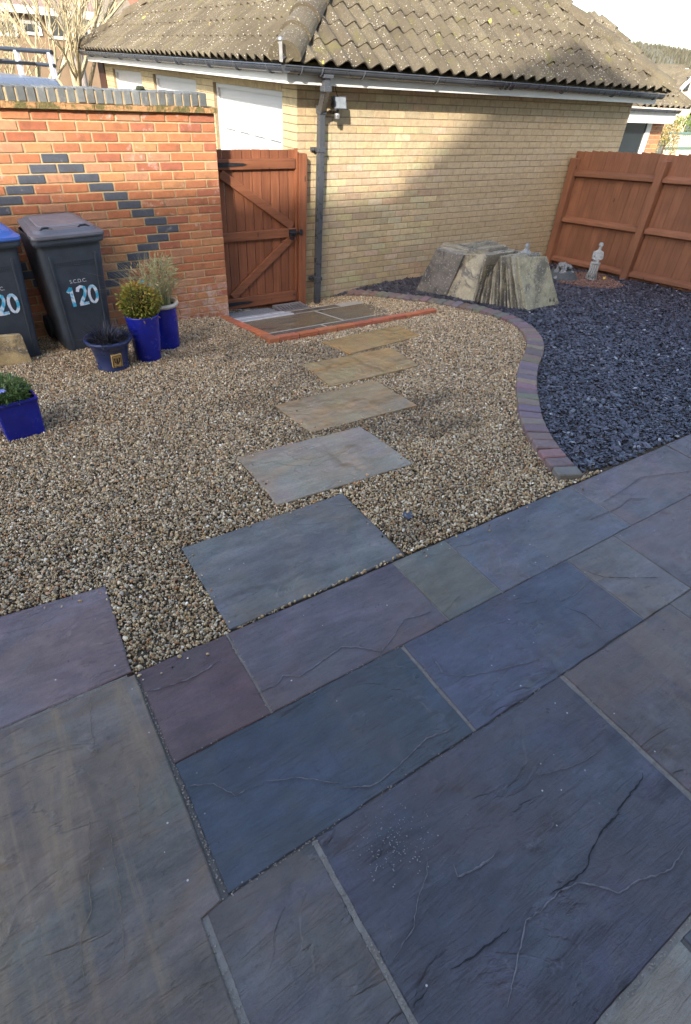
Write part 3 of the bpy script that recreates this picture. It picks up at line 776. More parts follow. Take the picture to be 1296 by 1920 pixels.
gz0 = LP(3.1, 5.78) + .02
fr = MB(); fr.box(2.93, 3.30, 5.66, 5.69, gz0 - .03, gz0); fr.box(2.93, 3.30, 5.87, 5.90, gz0 - .03, gz0); fr.box(2.93, 2.96, 5.69, 5.87, gz0 - .03, gz0); fr.box(3.27, 3.30, 5.69, 5.87, gz0 - .03, gz0); fr.build('frame', MAT['galv'], gr)
MB().box(2.95, 3.28, 5.68, 5.88, gz0 - .05, gz0 - .028).build('gully', MAT['black'], gr)
for i in range(7): MB().box(2.985 + i * .042, 3.0 + i * .042, 5.69, 5.87, gz0 - .018, gz0 - .003).build('bar', MAT['galv'], gr)
be = thing('brick_edging', 'orange brick edging around the wet slab landing at the gate', 'edging')
ec = (.50, .155, .07)
def ebrick(u0, u1, v0, v1, i):
    o = lay(u0, u1, v0, v1, be, MAT['paver'], tuple(c * random.uniform(.85, 1.12) for c in ec), 'brick', .06, .035 + random.uniform(-.003, .003), 50 + i, .006, .0045); return o
v = ev0; i = 0
while v < 5.74: ebrick(eu0, eu0 + .105, v, min(v + .212, 5.77), i); v += .215; i += 1
u = eu0 + .105
while u < 4.2: ebrick(u, min(u + .212, 4.24), ev0, ev0 + .105, i); u += .215; i += 1

# ------------------------------------------------------------------ patio
patio = tag(link('patio', MB().box(-1.4, 5.2, -.95, 1.44, -.10, -.007).mesh('patio', m_mortar('dark_bedding', (.15, .135, .12)))), kind='structure')
SL = [  # u0,u1,v0,v1, colour(alpha=rust), label
    (.487, 1.425, 1.466, 2.045, (.115, .124, .120, .12)), (.096, .462, 1.030, 1.4505, (.078, .050, .053, .1)), (.470, 1.332, 1.030, 1.450, (.086, .070, .082, .05)),
    (1.337, 1.664, 1.030, 1.450, (.092, .100, .084, .1)), (1.670, 2.662, 1.030, 1.450, (.088, .098, .118, .0)), (2.668, 3.655, 1.030, 1.450, (.115, .100, .108, .05)), (3.66, 4.62, 1.03, 1.45, (.105, .105, .12, .0)),
    (.098, 1.060, .582, 1.0275, (.034, .047, .068, .05)), (1.075, 2.112, .582, 1.0275, (.049, .053, .082, .03)), (2.118, 2.497, .582, 1.0275, (.110, .104, .096, .15)), (2.502, 3.40, .582, 1.0275, (.100, .085, .098, .05)), (3.405, 4.4, .582, 1.0275, (.09, .08, .09, .05)),
    (.030, .372, -.45, .579, (.078, .073, .072, .1)), (.388, 1.530, -.172, .579, (.046, .046, .066, .04)), (1.552, 2.305, -.172, .579, (.084, .065, .066, .25)), (2.31, 3.3, -.172, .579, (.09, .086, .092, .1)),
    (.388, 1.128, -.93, -.190, (.170, .165, .145, .15)), (1.145, 2.305, -.93, -.190, (.05, .052, .068, .05)), (2.31, 3.3, -.93, -.19, (.08, .07, .08, .1)), (.03, .372, -.93, -.46, (.07, .07, .07, .1)),
    (3.31, 4.4, -.93, .576, (.08, .076, .086, .1))]
slabs = []
def neutral(c, k=.12, g=1.0):
    m_ = sum(c[:3]) / 3; return tuple((x + (m_ - x) * k) * w * g for x, w in zip(c[:3], (1.08, 1.0, .95))) + (c[3],)
for i, (a, b, c, d, col) in enumerate(SL):
    col = neutral(col)
    poly = wobble([(a, c), (b, c), (b, d), (a, d)], .0022, .06, 100 + i)
    tz = random.uniform(-.002, .002); tx, ty = random.uniform(-.002, .002), random.uniform(-.002, .002)
    slabs.append(MB().prism(poly, -.045, lambda x, y, a=a, c=c, tz=tz, tx=tx, ty=ty: tz + tx * (x - a) + ty * (y - c), .0035).build('paving_slab', MAT['stone'], patio, color=col))
left = [(-.375, 1.448), (-1.25, 1.448), (-1.25, -.93), (.008, -.93), (.012, .566), (.076, .578), (.086, 1.445)]
slabs.append(MB().prism(wobble(left, .002, .06, 300), -.05, .004, .004).build('paving_slab', MAT['stone'], patio, color=(.116, .094, .074, 1.0)))
slabs.append(MB().prism(wobble([(-.95, 1.458), (-.375, 1.460), (.080, 1.462), (.112, 1.968), (-.31, 2.008), (-.95, 2.06)], .002, .06, 301), -.05, .003, .004).build('paving_slab', MAT['stone'], patio, color=(.128, .098, .104, .05)))
jm = MB(); zj = -.0035
for (x, v0, v1, w) in ((.4655, 1.03, 1.45, .008), (1.0675, .585, 1.022, .009), (.380, -.9, .575, .010), (1.541, -.9, .575, .012), (1.3345, 1.03, 1.45, .005), (1.667, 1.03, 1.45, .005), (2.115, .585, 1.02, .005), (2.50, .585, 1.02, .005), (2.665, 1.03, 1.45, .006), (2.3075, -.9, .575, .005), (.020, -.93, .57, .014)):
    pts = wobble([(x - w, v0), (x + w, v0), (x + w, v1), (x - w, v1)], .0028, .011, int(x * 1000)); jm.prism(pts, -.03, zj)
for (v, u0, u1, w) in ((1.453, -1.2, .06, .007), (-.181, .39, 2.3, .010)):
    jm.prism(wobble([(u0, v - w), (u1, v - w), (u1, v + w), (u0, v + w)], .0015, .03, 5), -.03, zj)
gr_ = random.Random(8); cb = MB()
def crumbs(x0, y0, x1, y1, n, sp):
    for _ in range(n):
        t_ = gr_.random(); q = (x0 + (x1 - x0) * t_ + gr_.gauss(0, sp), y0 + (y1 - y0) * t_ + gr_.gauss(0, sp), gr_.uniform(-.004, .002)); r_ = gr_.uniform(.0010, .0034)
        cb.lathe([(r_ * .4, -r_ * .5), (r_, r_ * .2), (r_ * .5, r_ * .9)], 5, q)
for (x, v0, v1, k) in ((.4655, 1.03, 1.45, 60), (1.0675, .585, 1.022, 90), (.380, -.2, .575, 240), (1.541, 0, .575, 170), (.020, -.2, .57, 120), (.092, .6, 1.45, 200)): crumbs(x, v0, x, v1, k, .004)
for (v, u0, u1, k) in ((1.453, -.4, .06, 110), (.580, .03, 1.6, 150), (1.0285, .1, 2.6, 120), (-.181, .39, 1.5, 200), (1.458, .5, 1.42, 60)): crumbs(u0, v, u1, v, k, .0035)
tag(cb.build('joint_grit', m_plain('joint_grit', (.26, .225, .18), .9, .4, 90, .4), patio), kind='stuff')
jm.build('mortar_joint', m_mortar('pale_sand_mortar', (.27, .24, .205)), patio)
# natural cracks and riven ridges on particular slabs
crack_m = m_plain('crack_dark', (.012, .011, .012), .9, .3, 60, .5)  # the dark colour of the cracks themselves
ridge_m = m_plain('riven_edge', (.13, .125, .135), .75, .4, 70, .6)
def line_on(pts, wid, mat, name, parent, up=.0012, prof=0.0, seed=0):
    rr = random.Random(seed); P = [onz(x, y, .0) for x, y in pts]; Q = []
    for a, b in zip(P, P[1:]):
        n_ = max(2, int((b - a).length / .012))
        for i in range(n_): Q.append(a.lerp(b, i / n_) + Vector((rr.uniform(-1, 1), rr.uniform(-1, 1), 0)) * .0022)
    Q.append(P[-1]); k = MB(); V = []; n_ = len(Q)
    for i, q in enumerate(Q):
        d = (Q[min(i + 1, n_ - 1)] - Q[max(i - 1, 0)]).normalized(); s = Vector((-d.y, d.x, 0)); w = wid * rr.uniform(.35, 1.25) * min(1, .25 + min(i, n_ - 1 - i) * .25)
        V += [q + s * w + Vector((0, 0, up)), q + Vector((0, 0, up + prof)), q - s * w + Vector((0, 0, up))]
    F = [(3 * i + j, 3 * i + 3 + j, 3 * i + 4 + j, 3 * i + 1 + j) for i in range(n_ - 1) for j in range(2)]
    k.add(V, F).build(name, mat, parent)
big, s2, sp_, dk, bl = slabs[13], slabs[2], slabs[1], slabs[7], slabs[8]
line_on([(1205, 1450), (1203, 1462), (1157, 1520), (1160, 1526), (1130, 1556), (1106, 1600), (1100, 1628), (1075, 1651), (1030, 1678)], .0028, crack_m, 'crack', big, .0042, 0, 1)
line_on([(955, 1742), (915, 1772), (875, 1802), (843, 1818)], .0022, crack_m, 'crack', big, .0042, 0, 2)
line_on([(803, 1856), (790, 1870), (774, 1887)], .0020, crack_m, 'crack', big, .0042, 0, 3)
line_on([(1290, 1580), (1280, 1596), (1257, 1632), (1220, 1645), (1190, 1655), (1160, 1676), (1130, 1664), (1085, 1655), (1050, 1672), (1012, 1710), (985, 1726), (978, 1765), (960, 1850), (950, 1890)], .0026, ridge_m, 'riven_ridge', big, .0038, .002, 4)
line_on([(850, 1622), (858, 1646), (900, 1625), (940, 1593)], .003, ridge_m, 'riven_ridge', big, .0038, .002, 5)
line_on([(800, 1608), (802, 1640), (782, 1690), (776, 1740), (735, 1805)], .002, ridge_m, 'riven_ridge', big, .0038, .002, 6)
line_on([(995, 1445), (1010, 1453), (1050, 1445), (1090, 1430), (1130, 1405)], .0018, ridge_m, 'riven_ridge', big, .0038, .002, 7)
line_on([(474, 1302), (520, 1285), (532, 1267), (560, 1270), (592, 1250), (640, 1214), (672, 1214), (716, 1222), (733, 1200), (757, 1162), (810, 1148)], .003, ridge_m, 'riven_ridge', s2, .0038, .002, 8)
line_on([(278, 1298), (310, 1288), (350, 1276), (385, 1258), (412, 1238)], .0032, ridge_m, 'riven_ridge', sp_, .0038, .002, 9)
line_on([(350, 1475), (400, 1470), (440, 1492), (500, 1466), (560, 1458), (640, 1470)], .0018, ridge_m, 'riven_ridge', dk, .0038, .0015, 10)
line_on([(640, 1478), (700, 1474), (745, 1440), (772, 1412), (800, 1385), (852, 1366)], .0028, ridge_m, 'riven_ridge', dk, .0038, .002, 11)
line_on([(810, 1230), (830, 1262), (865, 1270), (930, 1258), (1010, 1238)], .002, ridge_m, 'riven_ridge', bl, .0038, .0015, 12)
line_on([(1040, 1105), (1052, 1128), (1075, 1118), (1105, 1092)], .002, ridge_m, 'riven_ridge', bl, .0038, .0015, 13)
line_on([(1060, 1140), (1095, 1152), (1130, 1182)], .0016, crack_m, 'crack', bl, .0042, 0, 14)
line_on([(1105, 975), (1160, 952), (1180, 935), (1218, 937)], .003, ridge_m, 'riven_ridge', slabs[5], .0038, .002, 15)
line_on([(1130, 943), (1165, 922), (1200, 896), (1296, 884)], .002, ridge_m, 'riven_ridge', slabs[5], .0038, .002, 16)
line_on([(1090, 1068), (1130, 1083), (1190, 1085), (1240, 1083)], .0018, crack_m, 'crack', slabs[9], .0042, 0, 17)
for i, pts in enumerate(([(170, 1310), (172, 1370), (185, 1420)], [(170, 1530), (168, 1600), (170, 1680), (172, 1712), (152, 1760), (160, 1850)], [(205, 1545), (212, 1600), (225, 1660), (232, 1760), (236, 1815)], [(262, 1450), (263, 1570)])):
    line_on(pts, .0013, m_plain('ochre_edge', (.15, .122, .085), .8, .4, 60, .5) if i == 0 else bpy.data.materials['ochre_edge'], 'riven_ridge', slabs[-2], .008, .0015, 20 + i)
# mortar splash and pale grit crumbs on the big slab
gb = MB()
for _ in range(190):
    x, y = random.gauss(740, 34), random.gauss(1580, 34); q = onz(x, y, .003); r_ = random.uniform(.0007, .0026)
    gb.lathe([(r_ * .3, 0), (r_, r_ * .4), (r_ * .5, r_ * 1.1)], 5, q)
tag(gb.build('mortar_crumbs', m_plain('pale_crumbs', (.24, .235, .235), .9), big), kind='stuff')

# ------------------------------------------------------------------ stepping stones
ST = [([(443, 860), (675, 802), (775, 872), (520, 950)], 'nearest stepping stone with a grey blue sheen, beside the patio', (.27, .225, .165, .3)),
      ([(515, 762), (702, 715), (782, 762), (583, 813)], 'wet grey buff stepping stone, second from the patio', (.30, .22, .125, .45)),
      ([(568, 685), (733, 653), (785, 687), (620, 726)], 'wet tan stepping stone, third from the patio', (.33, .23, .11, .5)),
      ([(603, 643), (745, 612), (788, 631), (655, 665)], 'golden brown stepping stone nearest the orange brick edging', (.34, .23, .10, .5))]  # base colours warmed to carry the reflection of the buff wall
st_polys = []
for i, (q, lab, col) in enumerate(ST):
    P = [at(*c) for c in q]; c = sum(P, Vector()) / 4
    poly = [(p.x - c.x, p.y - c.y) for p in P][::-1]
    ar = sum(poly[j][0] * poly[(j + 1) % 4][1] - poly[(j + 1) % 4][0] * poly[j][1] for j in range(4))
    if ar < 0: poly = poly[::-1]
    st_polys.append([(a + c.x, b + c.y) for a, b in poly])
    zf = lambda x, y, c=c: float(T(x + c.x, y + c.y)) + .012 - c.z
    o = MB().prism(wobble(poly, .003, .05, 400 + i), lambda x, y: zf(x, y) - .04, zf, .004).build('stepping_stone', MAT['wetstone'], None, color=col)
    o.location = c; tag(o, lab, 'stepping stone', 'stepping stones crossing the gravel')

# ------------------------------------------------------------------ curved block border between gravel and slate
INP = [(655, 553), (700, 558), (760, 566), (820, 575), (880, 586), (925, 600), (955, 612), (975, 628), (985, 646), (983, 664), (973, 690), (969, 715), (970, 745), (976, 790), (990, 828), (1016, 862), (1044, 892)]
OUTP = [(668, 549), (720, 551), (770, 556), (830, 563), (890, 574), (945, 588), (985, 604), (1008, 622), (1018, 642), (1019, 662), (1008, 690), (1004, 715), (1005, 745), (1014, 785), (1032, 822), (1057, 858), (1083, 891)]
cl = [((at(*a) + at(*b)) / 2) for a, b in zip(INP, OUTP)]
wd = [(at(*a) - at(*b)).length for a, b in zip(INP, OUTP)]
border = thing('block_border', 'curving border of dark red block pavers between gravel and slate', 'edging')
def resample(P, step):
    out = []; acc = 0; cur = P[0]; out.append(cur)
    for a, b in zip(P, P[1:]):
        L = (b - a).length; t_ = step - acc
        while t_ <= L: out.append(a.lerp(b, t_ / L)); t_ += step
        acc = (acc + L) % step
    return out
dense = []
for i in range(len(cl) - 1):
    p0, p1, p2, p3 = cl[max(i - 1, 0)], cl[i], cl[i + 1], cl[min(i + 2, len(cl) - 1)]
    for j in range(12):
        s = j / 12; dense.append(.5 * ((2 * p1) + (p2 - p0) * s + (2 * p0 - 5 * p1 + 4 * p2 - p3) * s * s + (3 * p1 - p0 - 3 * p2 + p3) * s ** 3))
dense.append(cl[-1])
path = resample(dense, .102)
pm = chamfer_box('paver', .090, .16, .06, .007, MAT['paver'])
pcs = [(.19, .135, .112), (.18, .135, .118), (.20, .135, .108), (.17, .135, .122), (.19, .148, .130), (.205, .148, .122)]
BPOS = []
for i, p in enumerate(path):
    d = (path[min(i + 1, len(path) - 1)] - path[max(i - 1, 0)]); z = float(T(p.x, p.y))
    o = link('paver', pm, border, tuple(c * random.uniform(.85, 1.2) for c in random.choice(pcs)), (p.x, p.y, z + .004 + random.uniform(-.004, .004)))
    o.rotation_euler = (random.uniform(-.03, .03), random.uniform(-.03, .03), math.atan2(d.y, d.x) + random.uniform(-.05, .05)); BPOS.append((p.x, p.y))
CURVE = np.array([(p.x, p.y) for p in dense])

# ------------------------------------------------------------------ loose stone: gravel, slate, red chippings
def in_poly(P, poly):
    x, y = P[:, 0], P[:, 1]; r = np.zeros(len(P), bool); n = len(poly); j = n - 1
    for i in range(n):
        xi, yi = poly[i]; xj, yj = poly[j]
        c = ((yi > y) != (yj > y)) & (x < (xj - xi) * (y - yi) / (yj - yi + 1e-12) + xi); r ^= c; j = i
    return r
cur_poly = [tuple(p) for p in CURVE]
slate_poly = [(3.75, 6.04)] + cur_poly + [(3.2, 1.46), (8.0, 1.46), (8.0, 6.04)]
gravel_poly = [(-2.5, 6.02), (-2.5, 1.46)] + [(3.0, 1.46)] + cur_poly[::-1] + [(3.75, 6.04)]
holes = [[(a, c), (b, c), (b, d), (a, d)] for (a, b, c, d, _) in SL[:1]] + st_polys + [[(2.2, 4.5), (4.24, 4.5), (4.24, 4.60), (2.31, 5.0), (2.31, 5.98), (2.2, 5.98)], [(-.95, 1.44), (.082, 1.44), (.112, 1.968), (-.31, 2.008), (-.95, 2.06)]]
LAND = [(2.31, 4.6), (4.22, 4.6)] + [tuple(at(x, y)[:2]) for x, y in ((738, 601), (692, 590), (640, 582), (600, 578), (578, 575))] + [(2.31, 5.98)]
def scatter(poly, dens, seed, margin=400, holes=(), shrink=0.0):
    r = np.random.default_rng(seed); P = np.array(poly); lo, hi_ = P.min(0), P.max(0); n = int((hi_ - lo).prod() * dens)
    Q = r.uniform(lo, hi_, (n, 2)); Q = Q[in_poly(Q, poly)]
    for h in holes: Q = Q[~in_poly(Q, h)]
    z = T(Q[:, 0], Q[:, 1]); W_ = np.c_[Q, z - CAMZ]; d = W_ @ np.array(_f); X = 648 + FPX * (W_ @ np.array(CX)) / d; Y = 960 + FPX * (W_ @ np.array(CY)) / d
    ok = (d > .2) & (X > -margin) & (X < 1296 + margin) & (Y < 1920 + margin) & (Y > -200)
    return Q[ok], z[ok]
def point_cloud(name, Q, z, rot, sc, tone, tree, damp=None):
    m = bpy.data.meshes.new(name); n = len(Q); m.vertices.add(n); m.vertices.foreach_set('co', np.c_[Q, z].astype(np.float32).ravel())
    a = m.attributes.new('rot', 'FLOAT_VECTOR', 'POINT'); a.data.foreach_set('vector', rot.astype(np.float32).ravel())
    a = m.attributes.new('scl', 'FLOAT_VECTOR', 'POINT'); a.data.foreach_set('vector', sc.astype(np.float32).ravel())
    a = m.attributes.new('tone', 'FLOAT', 'POINT'); a.data.foreach_set('value', tone.astype(np.float32))
    a = m.attributes.new('damp', 'FLOAT', 'POINT'); a.data.foreach_set('value', (np.ones(n) if damp is None else damp).astype(np.float32))
    o = link(name, m); md = o.modifiers.new('stones', 'NODES'); md.node_group = tree; return tag(o, kind='stuff')
def stone_tree(name, mat, flat, subdiv, amount, nvar, smooth):
    g = bpy.data.node_groups.new(name, 'GeometryNodeTree'); g.interface.new_socket('Geometry', in_out='INPUT', socket_type='NodeSocketGeometry'); g.interface.new_socket('Geometry', in_out='OUTPUT', socket_type='NodeSocketGeometry')
    N = g.nodes; L = g.links; i_ = N.new('NodeGroupInput'); o_ = N.new('NodeGroupOutput'); gi = N.new('GeometryNodeGeometryToInstance')
    for k in range(nvar):
        s = N.new('GeometryNodeMeshIcoSphere'); s.inputs['Radius'].default_value = 1; s.inputs['Subdivisions'].default_value = subdiv
        ps = N.new('GeometryNodeInputPosition'); nz = N.new('ShaderNodeTexNoise'); nz.noise_dimensions = '4D'; nz.inputs['W'].default_value = k * 7.3 + .5; nz.inputs['Scale'].default_value = .9; nz.inputs['Detail'].default_value = 1
        sub = N.new('ShaderNodeVectorMath'); sub.operation = 'SUBTRACT'; sub.inputs[1].default_value = (.5, .5, .5); mul = N.new('ShaderNodeVectorMath'); mul.operation = 'SCALE'; mul.inputs['Scale'].default_value = amount
        L.new(ps.outputs[0], nz.inputs['Vector']); L.new(nz.outputs['Color'], sub.inputs[0]); L.new(sub.outputs[0], mul.inputs[0])
        sp2 = N.new('GeometryNodeSetPosition'); L.new(s.outputs[0], sp2.inputs['Geometry']); L.new(mul.outputs[0], sp2.inputs['Offset'])
        sh = N.new('GeometryNodeSetShadeSmooth'); sh.inputs['Shade Smooth'].default_value = smooth; L.new(sp2.outputs[0], sh.inputs[0])
        sm = N.new('GeometryNodeSetMaterial'); sm.inputs['Material'].default_value = mat; L.new(sh.outputs[0], sm.inputs[0]); L.new(sm.outputs[0], gi.inputs[0])
    ip = N.new('GeometryNodeInstanceOnPoints'); ip.inputs['Pick Instance'].default_value = True
    L.new(i_.outputs[0], ip.inputs['Points']); L.new(gi.outputs[0], ip.inputs['Instance'])
    ri = N.new('FunctionNodeRandomValue'); ri.data_type = 'INT'; ri.inputs[4].default_value = 0; ri.inputs[5].default_value = nvar - 1; L.new(ri.outputs[2], ip.inputs['Instance Index'])
    for nm, sock in (('rot', 'Rotation'), ('scl', 'Scale')):
        na = N.new('GeometryNodeInputNamedAttribute'); na.data_type = 'FLOAT_VECTOR'; na.inputs[0].default_value = nm
        if nm == 'rot':
            er = N.new('FunctionNodeEulerToRotation'); L.new(na.outputs[0], er.inputs[0]); L.new(er.outputs[0], ip.inputs[sock])
        else: L.new(na.outputs[0], ip.inputs[sock])
    L.new(ip.outputs[0], o_.inputs[0]); return g
peb = m_pebble('flint_gravel', [(0, (.035, .03, .024)), (.13, (.13, .09, .05)), (.24, (.32, .22, .11)), (.36, (.44, .35, .22)), (.48, (.20, .16, .11)), (.60, (.52, .43, .29)), (.70, (.26, .235, .20)), (.80, (.62, .55, .42)), (.88, (.36, .18, .08)), (.93, (.10, .08, .065)), (1, (.80, .77, .70))], .38, (1.24, 1.14, .96))
Q, z = scatter(gravel_poly, 18500, 3, holes=holes + [LAND])
r = np.random.default_rng(5)
# stones kicked onto the paving along the edges of the gravel
ex = []
for (u0, u1, v0, v1, k_) in ((1.45, 2.7, 1.38, 1.45, 14), (.1, .47, 1.38, 1.45, 8), (.08, .11, 1.5, 1.95, 5), (-.3, .1, 1.92, 1.98, 6), (.49, 1.42, 2.0, 2.04, 8), (.49, .52, 1.5, 2.0, 6), (1.39, 1.42, 1.5, 2.0, 6)):
    ex.append(np.c_[r.uniform(u0, u1, k_), r.uniform(v0, v1, k_)])
for poly in st_polys:
    for a_, b_ in zip(poly, poly[1:] + poly[:1]):
        c_ = np.mean(poly, axis=0)
        for _ in range(5):
            t_ = r.random(); e_ = np.array(a_) * t_ + np.array(b_) * (1 - t_); ex.append([e_ + (c_ - e_) * abs(r.normal(0, .07))])
ex = np.concatenate(ex); n0_ = len(Q)
exz = np.where(ex[:, 1] < 2.06, .004, T(ex[:, 0], ex[:, 1]) + .016)
Q = np.r_[Q, ex]; n = len(Q)
def lowf(Q, s, seed):
    q = np.random.default_rng(seed); o = np.zeros(len(Q))
    for i in range(7):
        k = q.normal(0, s, 2) * (1.6 ** (i / 2)); o += np.sin(Q @ k + q.uniform(0, 6.28)) / (1 + i * .35)
    return o / 3
und = .020 * lowf(Q, 3.2, 4)
sz = np.clip(r.lognormal(math.log(.0044), .36, n), .0024, .0105)
zz = z + r.uniform(-.011, .004, n0_) + und[:n0_] * .6
zz = np.r_[zz, exz]
damp = np.clip(1.02 - .30 * ss((lowf(Q, 2.6, 9) - .12) / .5) - .10 * (und < -.012), .6, 1.1)
point_cloud('gravel', Q, zz, r.uniform(0, 6.28, (n, 3)), np.c_[sz * r.uniform(1.0, 1.35, n), sz * r.uniform(.85, 1.1, n), sz * r.uniform(.6, .85, n)], r.uniform(0, 1, n), stone_tree('gravel_stones', peb, 0, 2, .55, 8, True), damp)
sla = m_pebble('slate_chips', [(0, (.020, .021, .026)), (.3, (.044, .044, .055)), (.55, (.07, .065, .082)), (.75, (.092, .085, .10)), (.88, (.14, .14, .155)), (1, (.44, .44, .44))], .34)
SLH = [[(a, c), (b, c), (b, d), (a, d)] for (a, b, c, d, _) in SL[5:7]]
redp = [at(1045, 505), at(1075, 512), at(1120, 510), at(1172, 535), at(1150, 542), at(1090, 538), at(1045, 530)]; redp = [(p.x, p.y) for p in redp]
Q, z = scatter(slate_poly, 5600, 8, holes=[redp])
dcurve = np.min(np.linalg.norm(Q[:, None, :] - CURVE[None, ::4, :], axis=2), axis=1)
k_ = (dcurve > .10) & (Q[:, 1] > 1.47); Q, z = Q[k_], z[k_]; n = len(Q)
sz = np.clip(r.lognormal(math.log(.0108), .38, n), .005, .028)
edge_lift = .0
tilt = r.normal(0, .32, (n, 3)); tilt[:, 2] = r.uniform(0, 6.28, n)
point_cloud('slate_chippings', Q, z + r.uniform(-.012, .012, n), tilt, np.c_[sz * r.uniform(.9, 1.5, n), sz * r.uniform(.55, 1, n), sz * r.uniform(.12, .3, n)], r.beta(1.8, 2.2, n), stone_tree('slate_stones', sla, 0, 1, 1.2, 7, False))
slate_base = tag(link('slate_bed', MB().prism([(p[0], p[1]) for p in slate_poly], lambda x, y: -.6, lambda x, y: float(T(x, y)) - .014).mesh('slate_bed', m_plain('slate_dust', (.035, .037, .055), .9, .4, 40, .8))), kind='structure') if False else None
rc = m_pebble('red_chips', [(0, (.06, .032, .025)), (.5, (.17, .08, .055)), (1, (.32, .21, .16))], .7)
Q, z = scatter(redp, 7000, 12); n = len(Q); sz = r.uniform(.006, .012, n)
point_cloud('red_chippings', Q, z + r.uniform(-.008, .008, n), r.uniform(0, 6.28, (n, 3)), np.c_[sz * 1.2, sz, sz * .6], r.beta(2, 2, n), stone_tree('red_stones', rc, 0, 1, 1.0, 4, False))
# pale bits among the slate, and one dark slate shard lying on the gravel
q = at(765, 967, .005)
sh = MB().prism(wobble([(-.035, -.022), (.02, -.03), (.04, .002), (.012, .03), (-.03, .02)], .003, .02, 9), 0, .009, .002).build('slate_shard', m_plain('shard_slate', (.035, .04, .06), .45), None); sh.location = q; sh.rotation_euler = (.05, .1, .4)
tag(sh, 'dark slate shard lying alone on the gravel beside the patio', 'stone')

# ------------------------------------------------------------------ timber fence on the right
FU = 7.87
fence = thing('timber_fence', 'brown close board fence with posts and three rails beyond the slate', 'fence')
fz = lambda v: -.083 * (v - 4.36)
ftop = lambda v: 1.295 + fz(v)
v = 6.02; i = 0
while v > 1.6:
    w = .135; z1 = ftop(v - w / 2) + random.uniform(-.008, .008); z0 = -.36 + fz(v) + .08
    k = MB(); x0 = FU + random.uniform(0, .002)
    k.hexa([(x0, v - w, z0), (x0 + .012, v - w, z0), (x0 + .022, v + .004, z0), (x0 + .006, v + .004, z0), (x0, v - w, z1), (x0 + .012, v - w, z1), (x0 + .022, v + .004, z1), (x0 + .006, v + .004, z1)])
    k.build('board', MAT['fence'], fence); v -= w - .010; i += 1
for pv, hh in ((5.965, 1.075), (4.62, 1.205), (3.18, 1.33), (1.8, 1.44)):
    k = MB(); k.box(FU - .105, FU - .004, pv - .05, pv + .05, -.75, hh); bevel(k.build('post', MAT['fence'], fence), .006)
for zz in (1.02, .43, -.12):
    for (a, b) in ((5.915, 4.67), (4.57, 3.23), (3.13, 1.85)):
        k = MB(); h = .075
        k.hexa([(FU - .065, a, zz + fz(a) - h / 2 + .01), (FU - .065, b, zz + fz(b) - h / 2 + .01), (FU - .001, b, zz + fz(b) - h / 2 - .01), (FU - .001, a, zz + fz(a) - h / 2 - .01), (FU - .065, a, zz + fz(a) + h / 2 - .02), (FU - .065, b, zz + fz(b) + h / 2 - .02), (FU - .001, b, zz + fz(b) + h / 2 + .01), (FU - .001, a, zz + fz(a) + h / 2 + .01)])
        bevel(k.build('rail', MAT['fence_rail'], fence), .006)
for (a, b) in ((5.915, 4.67), (4.57, 3.23), (3.13, 1.85)):
    MB().hexa([(FU - .03, a, -.42 + fz(a)), (FU - .03, b, -.42 + fz(b)), (FU - .006, b, -.42 + fz(b)), (FU - .006, a, -.42 + fz(a)), (FU - .03, a, -.24 + fz(a)), (FU - .03, b, -.24 + fz(b)), (FU - .006, b, -.24 + fz(b)), (FU - .006, a, -.24 + fz(a))]).build('gravel_board', MAT['fence_rail'], fence)

# ------------------------------------------------------------------ stacked old paving slabs
def leaning(bl, br, tr, tl, th, col, label, away, group='old paving slabs leaning in a stack', chip=.006, seed=0):
    P = [Vector(p) for p in (bl, br, tr, tl)]; nrm = (P[1] - P[0]).cross(P[3] - P[0]).normalized()
    if nrm.dot(Vector(away)) < 0: nrm = -nrm
    c = (P[0] + P[1]) / 2; rr = random.Random(seed); k = MB(); ring = []
    for i in range(4):
        a, b = P[i], P[(i + 1) % 4]
        for j in range(6):
            q = a.lerp(b, j / 6)
            if j: q = q + ((P[0] + P[2]) / 2 - q).normalized() * rr.uniform(-chip, chip)
            ring.append(q - c)
    n = len(ring); ctr = sum(ring, Vector()) / n
    ins = [q + (ctr - q).normalized() * .006 - nrm * 0 for q in ring]
    V = [q - nrm * .0 for q in ins] + [q + nrm * .006 for q in ring] + [q + nrm * (th - .006) for q in ring] + [q + nrm * th for q in ins]
    F = [tuple(range(n)), tuple(range(4 * n - 1, 3 * n - 1, -1))]
    for L in range(3): F += [(L * n + i, L * n + (i + 1) % n, (L + 1) * n + (i + 1) % n, (L + 1) * n + i) for i in range(n)]
    k.add(V, [f[::-1] for f in F]); o = k.build('old_slab', MAT['oldstone'], None, color=col); o.location = c
    bm = bmesh.new(); bm.from_mesh(o.data); bmesh.ops.recalc_face_normals(bm, faces=bm.faces); bm.to_mesh(o.data); bm.free()
    return tag(o, label, 'stone slab', group)
gD0, gD1 = at(989, 583), at(1049, 571)
ztD = gD0.z + .50
D = [gD0, gD1, onz(1026, 480, ztD), onz(969, 482, ztD)]
away = Vector((0, 1, .15))
leaning(*D, .045, (.34, .33, .25), 'big pale slab with a round mark, front of the leaning stack', away, seed=1)
nD = (D[1] - D[0]).cross(D[3] - D[0]).normalized(); nD = nD if nD.y > 0 else -nD
